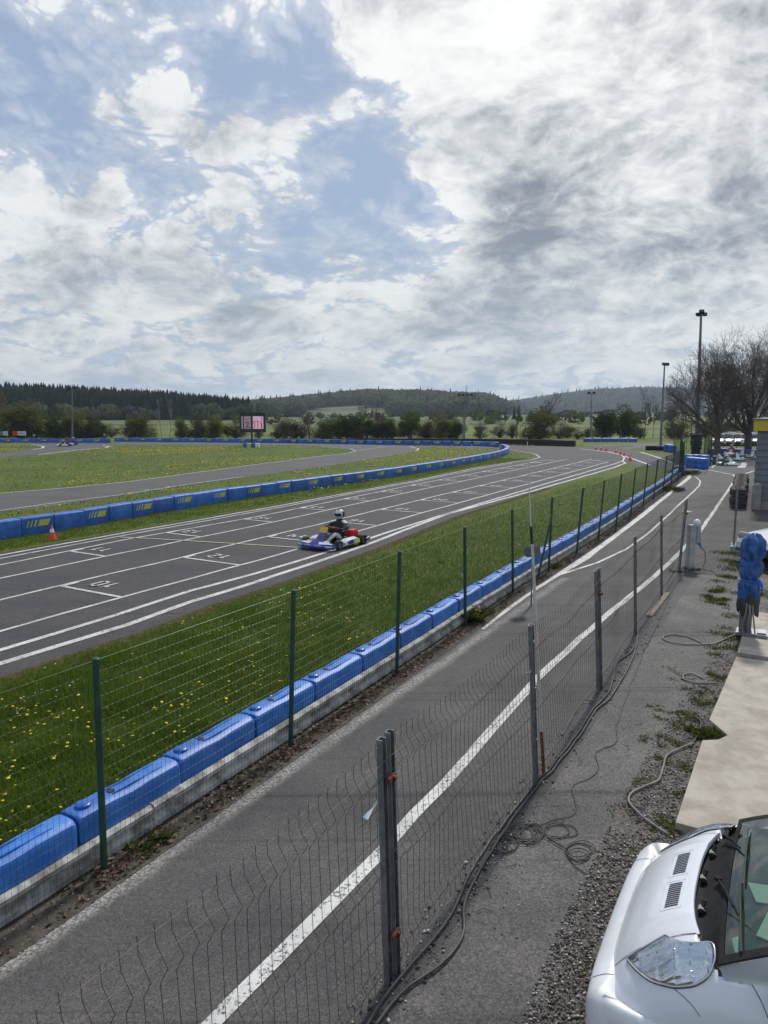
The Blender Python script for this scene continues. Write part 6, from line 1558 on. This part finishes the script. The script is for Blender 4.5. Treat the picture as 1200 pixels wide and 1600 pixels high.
# netting fence right of the drums and behind the paddock
def simple_fence(label, pts, h, step=.10, pr=.03, wr=.004):
    o = thing('wire_fence', label, 'fence', tuple(pts[0])); 
    for a in pts: mb = MB(); mb.off = o.location; mb.tube([a, a + Vector((0, 0, h))], pr, 8); mb.lathe([(0, .02), (pr * 1.1, .0)], a + Vector((0, 0, h)), 8); mb.build('fence_post', M_GPOST, o)
    for a, b in zip(pts, pts[1:]):
        d = (b - a).normalized(); mb = mesh_panel(a, a + Vector((0, 0, h)), b, b + Vector((0, 0, h)), step, [.05 + .2 * k for k in range(int(h / .2))], wr, nrm=Vector((d.y, -d.x, 0))); mb.v = [tuple(Vector(p) - o.location) for p in mb.v]; mb.build('mesh_panel', M_GWIRE, o, fix=False)
simple_fence('green netting fence standing right of the blue drums', [G(1110, 729), G(1106, 722), G(1100, 713), G(1091, 708), G(1072, 704)], 2.0, .18, .03, .003)
simple_fence('green netting fence in front of the distant car park', [G(1110, 707), G(1130, 707.5), G(1150, 708), G(1170, 709), G(1195, 710)], 1.6, .2, .04, .004)
simple_fence('short dark green fence return at the far end of the pit lane', [FBW[-1] , G(1068, 728), G(1062, 716), G(1052, 709)], 1.9, .16, .03, .003)
row(px([(1106, 709.5), (1130, 709.5), (1160, 711), (1200, 714)]), 1.2, 'blue block behind the parked karts, {n} from the left', 'blue blocks behind the parked karts', stripe=False)
p = G(1057, 739); o = thing('notice_board', 'pale upright board tied to the far end of the green fence', 'sign', tuple(p)); mb = MB(); mb.box((0, 0, 1.1), (.42, .03, 1.1), rz=.8, bev=.005); mb.build('board', mat('board_grey', (.30, .33, .33), .6, (.22, .25, .25), 4), o); mb = MB(); mb.box((.03, .03, .8), (.04, .04, 1.6)); mb.build('board_post', M_STEEL, o)

# ------------------------------------------------------------------ grey building at the right edge
bc = P(30.9, -1.28); bl = thing('clad_building', 'grey horizontally clad building with yellow fascia at the right edge', 'building', tuple(bc)); bl.rotation_euler = (0, 0, math.atan2(U.y, U.x))
M_CLAD = mat('grey_cladding', (.17, .18, .20), .6, (.13, .14, .155), 2, .1, 20); M_YF = mat('yellow_fascia', (.60, .47, .03), .5, (.5, .38, .03), 3); M_PLIN = mat('plinth', (.36, .36, .35), .9, (.28, .28, .27), 4)
mb = MB(); n = 11; Zb = .40; Zt = 3.02; LX, LYY = 16, 8
for k in range(n):   # lapped boards round the walls (local x = U, local -y = V)
    z0 = Zb + (Zt - Zb) * k / n; z1 = Zb + (Zt - Zb) * (k + 1) / n; o_ = .035
    c4 = lambda e, z: [Vector((-e, e, z)), Vector((LX + e, e, z)), Vector((LX + e, -LYY - e, z)), Vector((-e, -LYY - e, z))]
    mb.grid([c4(o_, z0), c4(.0, z1 - .015), c4(.0, z1)], closed=True); mb.grid([c4(.0, z0), c4(o_, z0)], closed=True)
mb.build('wall', M_CLAD, bl, fix=False)
mb = MB(); mb.box((LX / 2, -LYY / 2, .2), (LX - .05, LYY - .05, .40)); mb.build('plinth', M_PLIN, bl)
mb = MB(); mb.box((LX / 2, -LYY / 2, 3.24), (LX + .3, LYY + .3, .42), bev=.01); fz = mb.build('fascia', M_YF, bl)
mb = MB(); mb.box((-.152, -LYY / 2 - .2, 3.24), (.01, LYY - .6, .24)); mb.build('fascia_panel', mat('fascia_orange', (.42, .28, .05), .6), fz)
mb = MB(); mb.box((LX / 2, -LYY / 2, 3.48), (LX + .4, LYY + .4, .06)); mb.build('roof', M_CLAD, bl)
b = G(1180.5, 796.5); o = thing('concrete_bollard', 'short pale concrete pillar at the corner of the grey building', 'bollard', tuple(b)); mb = MB(); mb.box((0, 0, .48), (.22, .3, .96), bev=.012); mb.build('shaft', M_PLIN, o); mb = MB(); mb.add([(-.13, -.17, .96), (.13, -.17, .96), (.13, .17, .96), (-.13, .17, .96), (0, 0, 1.06)], [(0, 1, 4), (1, 2, 4), (2, 3, 4), (3, 0, 4), (3, 2, 1, 0)]); mb.build('cap', M_PLIN, o)

# ------------------------------------------------------------------ white service post
b = G(1077, 888); o = thing('service_post', 'off-white square post with grey socket box and round lamp by the fence corner', 'post', tuple(b), R(8)); M_OFF = mat('offwhite_post', (.42, .42, .40), .85, (.32, .32, .30), 5, .2, 40)
mb = MB(); mb.box((0, 0, .52), (.15, .17, 1.06), bev=.01); mb.build('shaft', M_OFF, o)
mb = MB(); mb.box((.145, 0, .80), (.12, .15, .42), bev=.015); sb = mb.build('socket_box', mat('box_grey', (.30, .32, .34), .5), o); mb = MB(); mb.box((.17, -.09, .60), (.05, .06, .07), bev=.01); mb.tube([(.18, -.10, .57), (.20, -.13, .50)], .022, 8); mb.build('blue_plug', M_BLUE, sb)
mb = MB(); mb.lathe([(.03, .98), (.055, 1.02), (.085, 1.06), (.09, 1.10), (.07, 1.15), (.03, 1.175), (0, 1.18)], (.13, 0, 0), 16); mb.build('lamp', mat('lamp_white', (.70, .70, .68), .4), o, smooth=True)
mb = MB(); mb.tube(catmull([(.20, -.13, .50), (.27, -.16, .42), (.30, -.15, .2), (.27, -.14, .02), (.3, -.5, .015), (.1, -1.0, .015)], 6), .008, 5); mb.build('supply_cable', M_BLACK, o, smooth=True)
mb = MB(); mb.slab([G(1140, 862), G(1162, 864), G(1215, 866), G(1215, 858), G(1163, 856), G(1143, 855)], 0, .14); tag(mb.build('kerb_stone', M_PLIN), 'short grey concrete kerb under the crossing fence', 'kerb')

# ------------------------------------------------------------------ machine under blue cover
b = G(1166, 990, .08); M_TARP = mat('blue_tarp', (.008, .060, .22), .38, (.016, .10, .32), 9, .9, 11); tc_ = thing('covered_machine', 'narrow upright machine wrapped in a crumpled blue tarpaulin on the slab', 'machine', tuple(b), R(-30))
mb = MB(); rows = []; NA_ = 72
prof_ = [(.60, .150, .13), (.66, .165, .14), (.75, .16, .15), (.82, .165, .15), (.88, .13, .125), (.91, .125, .12), (.95, .15, .14), (1.03, .175, .16), (1.10, .17, .16), (1.17, .185, .165), (1.22, .15, .145), (1.25, .145, .14), (1.32, .18, .17), (1.42, .19, .175), (1.50, .18, .17), (1.545, .165, .155), (1.60, .115, .10), (1.635, .085, .05), (1.65, .02, .02)]
pr2 = []
for (z0, a0, b0), (z1, a1, b1) in zip(prof_, prof_[1:]):
    for q in range(3): pr2.append((z0 + (z1 - z0) * q / 3, a0 + (a1 - a0) * q / 3, b0 + (b1 - b0) * q / 3))
prof_ = pr2 + [prof_[-1]]
for z, rx, ry in prof_:
    rw2 = []
    for k in range(NA_):
        a = 2 * math.pi * k / NA_; f = 1 + .16 * mnoise.noise(Vector((math.cos(a) * 2.2, math.sin(a) * 2.2, z * 5))) - .16 * abs(mnoise.noise(Vector((math.cos(a) * 4.5, math.sin(a) * 4.5, z * 4 + 7)))) - .15 * abs(math.sin(a * 5.5 + z * 6 + 3 * mnoise.noise(Vector((z * 4, a, 0))))) * (1 if z < 1.55 else .3) + .05
        sq = 1 / max(abs(math.cos(a)), abs(math.sin(a))) ** .5
        rw2.append(Vector((math.cos(a) * rx * f * sq + .03 * (z - 1.1), math.sin(a) * ry * f * sq, z + .02 * math.sin(a * 3 + z * 9))))
    rows.append(rw2)
mb.grid(rows, closed=True); mb.add(rows[-1], [tuple(range(NA_))]); tp_ = mb.build('tarpaulin', M_TARP, tc_); tp_.data.shade_smooth(); tp_.data.set_sharp_from_angle(angle=R(16))
mb = MB()
for k in range(3): mb.tube(catmull([(.13, -.14, .95 - k * .02), (.19, -.17, .86 - .03 * k), (.15 + .02 * k, -.16, .76)], 4), .010, 5)
mb.tube([(.172 * math.cos(a), .155 * math.sin(a), .895 + .01 * math.sin(3 * a)) for a in [k * .314 for k in range(20)]], .009, 5, closed=True); mb.build('tie_cord', M_BLUE, tc_, smooth=True)
mb = MB(); rows = []
for z, r_ in ((.70, .13), (.60, .155), (.48, .16), (.36, .15)): rows.append([Vector((math.cos(a) * r_ * (1 + .12 * math.sin(a * 7 + z * 10)), math.sin(a) * r_ * .9 * (1 + .1 * math.sin(a * 5 + z * 13)), z + .05 * math.sin(a * 4))) for a in [k * math.pi / 18 for k in range(36)]])
mb.grid(rows, closed=True); mb.build('black_skirt', mat('black_sheet', (.015, .017, .02), .5, (.03, .03, .035), 6), tc_, smooth=True)
mb = MB(); mb.box((0, .03, .32), (.13, .12, .62)); mb.box((-.09, -.05, .30), (.05, .05, .60), bev=.01); mb.build('column', M_STEEL, tc_)
for k, (x0, x1) in enumerate(((-.02, -.06), (.03, .05), (.06, .11), (.0, .02))): mb = MB(); mb.tube(catmull([(x0, -.10, .62), (x0 + .01 * k, -.14, .40), (x1, -.12, .18), (x1 + .02, -.10, .03)], 5), .013, 6); mb.build('hose', mat('grey_hose', (.20, .19, .18), .6), tc_, smooth=True)
mb = MB(); mb.box((.08, 0, .025), (.46, .34, .05), bev=.008); mb.box((.22, 0, .06), (.14, .26, .03), bev=.008); mb.build('base_plate', M_ZINC, tc_)

# ------------------------------------------------------------------ whip antenna on a tilted white pole
b = G(850, 1212); an = thing('whip_antenna', 'tall thin white pole with black joint and fine whip tip by the grey fence', 'antenna', tuple(b)); q = [AT(a, c, b.y) - b for a, c in ((850, 1212), (845, 1130), (839, 1000), (831.5, 850), (829.5, 822), (824, 690))]
mb = MB(); mb.tube(q[:1] + q[1:4], [.017, .016, .015, .014], 8); mb.build('pole', mat('pole_white', (.52, .53, .52), .5, (.42, .42, .40), 9), an, smooth='auto')
mb = MB(); mb.tube([q[0], q[0].lerp(q[1], .85)], .0178, 8); mb.build('rusty_foot', M_RUST, an, smooth='auto')
mb = MB(); mb.tube(q[3:5], .014, 8); mb.build('joint', M_BLACK, an, smooth='auto'); mb = MB(); mb.tube(q[4:], [.007, .004], 6); mb.build('whip', mat('pole_pale', (.55, .56, .55), .5), an, smooth='auto')

# ------------------------------------------------------------------ grey lamp box and leaning stake at the blue row
b = AT(832, 872, 13.2); o = thing('camera_box', 'small grey box on a bracket above the blue barrier behind the white pole', 'camera', tuple(b)); mb = MB(); mb.box((0, 0, .13), (.24, .20, .20), rz=.5, tilt=Matrix.Rotation(R(-12), 3, 'X'), bev=.02); mb.build('housing', mat('box_dark', (.09, .09, .09), .6, (.14, .13, .12), 8), o); mb = MB(); mb.tube([(0, 0, .05), (.0, 0, -b.z + .0)], .015, 6); mb.build('bracket', M_STEEL, o)
b = G(841, 900); o = thing('leaning_stake', 'dark green stake leaning beside the grey box', 'stake', tuple(b)); tp = AT(862, 806, b.y + .3) - b; mb = MB(); d = tp.normalized(); mb.tube([(0, 0, 0), tp], .026, 8); mb.build('stake', M_GPOST, o); mb = MB(); mb.lathe([(0, .02), (.028, 0)], tp, 8); mb.build('stake_cap', M_GPOST, o)

# ------------------------------------------------------------------ cables, hoses, plank, tapes
M_CAB = mat('dark_cable', (.035, .033, .032), .6, (.07, .065, .06), 7); M_HOSE = mat('dusty_hose', (.17, .155, .14), .75, (.24, .22, .20), 8); M_THIN = mat('thin_wire', (.02, .02, .02), .6)
def cable(name, pts, r, m_, label, cat='cable', z=None, group=None, wob_=0):
    z = r + .014 if z is None else z; P_ = catmull([G(a, c, z) for a, c in pts], 6); base = P_[0].copy(); base.z = 0; mb = MB(); mb.off = base
    P_ = [p + Vector((mnoise.noise(p * 3) * wob_, mnoise.noise(p * 3 + Vector((5, 5, 5))) * wob_, abs(mnoise.noise(p * 4)) * r)) for p in P_]; mb.tube(P_, r, 6); o = mb.build(name, m_, smooth=True); o.location = base; return tag(o, label, cat, group)
CA = [(568, 1612), (605, 1552), (648, 1500), (690, 1450), (718, 1400), (735, 1362), (768, 1312), (800, 1270), (835, 1226), (866, 1192), (900, 1150), (926, 1108), (950, 1083), (958, 1060), (964, 1036), (990, 1014), (998, 985)]
CB = [(584, 1606), (630, 1548), (690, 1508), (722, 1462), (724, 1415), (745, 1368), (775, 1318), (808, 1270), (842, 1226), (872, 1192), (906, 1150), (930, 1110), (955, 1088), (975, 1055), (988, 1030), (994, 1012), (999, 980)]
cable('power_cable', CA, .011, M_CAB, 'left one of the two dusty cables running along the mesh fence', group='twin cables along the fence', wob_=.015); cable('power_cable', CB, .011, M_CAB, 'right one of the two dusty cables, bowing out near the bottom', group='twin cables along the fence', wob_=.015)
cable('thin_wire', [(1072, 893), (1052, 920), (1034, 962), (1014, 1002), (997, 1040), (984, 1076), (966, 1128), (962, 1158), (950, 1167), (930, 1176), (935, 1200), (920, 1216), (893, 1230), (900, 1262), (893, 1275), (866, 1280), (845, 1290)], .004, M_THIN, 'thin black wire wandering down the middle of the service path', wob_=.02)
def coil(name, cs, r, label):
    P_ = []; z = r + .015
    for i, (a, c, rx, ry, t0, t1) in enumerate(cs):
        for k in range(26): t = t0 + (t1 - t0) * k / 25; P_.append(G(a + rx * math.cos(t) * (1 + .1 * math.sin(3 * t + i)), c + ry * math.sin(t) * (1 + .12 * math.cos(2 * t + i)), z + .003 * (i % 4)))
    base = P_[0].copy(); base.z = 0; mb = MB(); mb.off = base; mb.tube(P_, r, 5); o = mb.build(name, M_THIN, smooth=True); o.location = base; tag(o, label, 'cable')
coil('coiled_wire', [(825, 1302, 20, 15, 0, 6.2), (829, 1299, 22, 13, .4, 6.8), (822, 1303, 17, 15, 1, 7.5), (832, 1303, 17, 14, 2, 8), (818, 1298, 22, 12, 2, 8.2), (827, 1305, 15, 12, 3, 9), (812, 1302, 22, 14, 3, 9.4), (786, 1320, 20, 13, -1, 5.5), (792, 1318, 17, 15, 0, 5)], .0045, 'tangled coil of thin black wire at the foot of the mesh fence')
coil('coiled_wire', [(877, 1298, 25, 11, 3.4, 9.0), (868, 1298, 20, 13, 3, 8.5), (907, 1326, 22, 12, 3, 9.6), (903, 1335, 17, 9, 3, 9.4), (905, 1331, 20, 13, 3.2, 8.8)], .0045, 'looser loops of black wire lying right of the tangled coil')
cable('thin_wire', [(888, 1334), (893, 1346), (905, 1358), (927, 1370), (955, 1376), (984, 1380)], .0045, M_THIN, 'short end of black wire trailing onto the gravel toward the van')
cable('garden_hose', [(1083, 1162), (1062, 1170), (1042, 1181), (1036, 1200), (1028, 1220), (1004, 1230), (986, 1240), (983, 1254), (998, 1271), (1020, 1288), (1044, 1304)], .011, M_HOSE, 'stiff grey hose bending across the gravel nearest the van', 'hose')
cable('garden_hose', [(1122, 1068), (1100, 1067), (1083, 1066), (1068, 1061), (1069, 1054), (1083, 1053), (1098, 1060)], .011, M_HOSE, 'small hooked piece of grey hose in the middle of the gravel', 'hose')
cable('garden_hose', [(1095, 1004), (1078, 996), (1058, 992), (1040, 993), (1036, 998), (1050, 1004), (1075, 1007), (1098, 1007), (1118, 1005), (1138, 996), (1158, 988)], .011, M_HOSE, 'flat loop of grey hose reaching out from the covered machine', 'hose')
cable('garden_hose', [(1078, 1168), (1092, 1145), (1095, 1128), (1085, 1120)], .010, M_THIN, 'dark hose end lying in the weeds beside the slab', 'hose')
a_, b_ = G(1043, 928), G(1014, 964); mb = MB(); c = (a_ + b_) / 2; o = None
mb = MB(); L_ = (b_ - a_).length; rws = []
for k in range(9): t = k / 8 - .5; wv = .012 * mnoise.noise(Vector((k * .9, 0, 0))); rws.append([Vector((t * L_, -.055 + wv, 0)), Vector((t * L_, -.05 + wv, .028)), Vector((t * L_, .05 + wv * .5, .03)), Vector((t * L_, .055 + wv, 0))])
mb.grid(rws); mb.add(rws[0], [(0, 1, 2, 3)]); mb.add(rws[-1], [(3, 2, 1, 0)]); o = tag(mb.build('wooden_plank', mat('old_wood', (.34, .28, .20), .9, (.22, .17, .12), 10, .4, 40)), 'bleached split plank lying along the foot of the mesh fence', 'plank'); o.location = c + Vector((0, 0, .010)); o.rotation_euler = (0, 0, math.atan2(b_.y - a_.y, b_.x - a_.x))
def on_fence(pxx, pyy):   # point of the fence plane v=-2.0
    d = ray(pxx, pyy); o = Vector((0, 0, CAM_H)); t = -2.02 / d.dot(V); return o + d * t
def tape(pts, w, label):
    P_ = [on_fence(a, c) for a, c in pts]; base = P_[0].copy(); rws = []
    for i, p in enumerate(P_): tw = (i / (len(P_) - 1)) * 1.8; n_ = Vector((0, 0, 1)) * math.cos(tw) + V * math.sin(tw); rws.append([p + n_ * w / 2 - base, p - n_ * w / 2 - base])
    mb = MB(); mb.grid(rws); o = tag(mb.build('plastic_tape', mat('tape_white', (.72, .74, .76), .5), smooth=True), label, 'tape'); o.location = base
tape([(589, 1254), (583, 1262), (577, 1269), (571, 1279)], .035, 'scrap of white tape caught in the mesh left of the double post')
tape([(833, 1040), (831, 1047), (826, 1052), (821, 1050)], .03, 'white tape loop hanging on the single grey post by the white pole')
# sticks and crumbs
mb = MB()
for k in range(60):
    u = random.uniform(1, 12); v_ = random.choice([random.uniform(-2.1, -1.75), random.uniform(-1.9, -.5)]); p = P(u, v_, .016); a = random.uniform(0, 3.14); l = random.uniform(.03, .12); mb.tube([p, p + Vector((math.cos(a) * l, math.sin(a) * l, .01)), p + Vector((math.cos(a + .4) * l * 1.6, math.sin(a + .4) * l * 1.6, .003))], .003, 4)
tag(struct(mb.build('twigs', mat('twig_brown', (.09, .06, .04), .9)), 'stuff'), 'broken twigs scattered over the service path')
# ------------------------------------------------------------------ haze over the valley
hm = bpy.data.materials.new('haze'); hm.use_nodes = True; t = NT(hm.node_tree); t.n.clear(); out = t.new('ShaderNodeOutputMaterial'); pv = t.new('ShaderNodeVolumePrincipled')
pv.inputs['Color'].default_value = (.72, .85, 1.0, 1); pv.inputs['Density'].default_value = .00018; pv.inputs['Anisotropy'].default_value = .3; t.l.new(pv.outputs[0], out.inputs['Volume'])
zmax = max(max(p.z for p in rw) for rw in rows_terrain) + 60
mb = MB(); mb.box((0, 0, (zmax - 8) / 2), (12200, 12200, zmax + 8)); struct(mb.build('haze', hm), 'stuff')
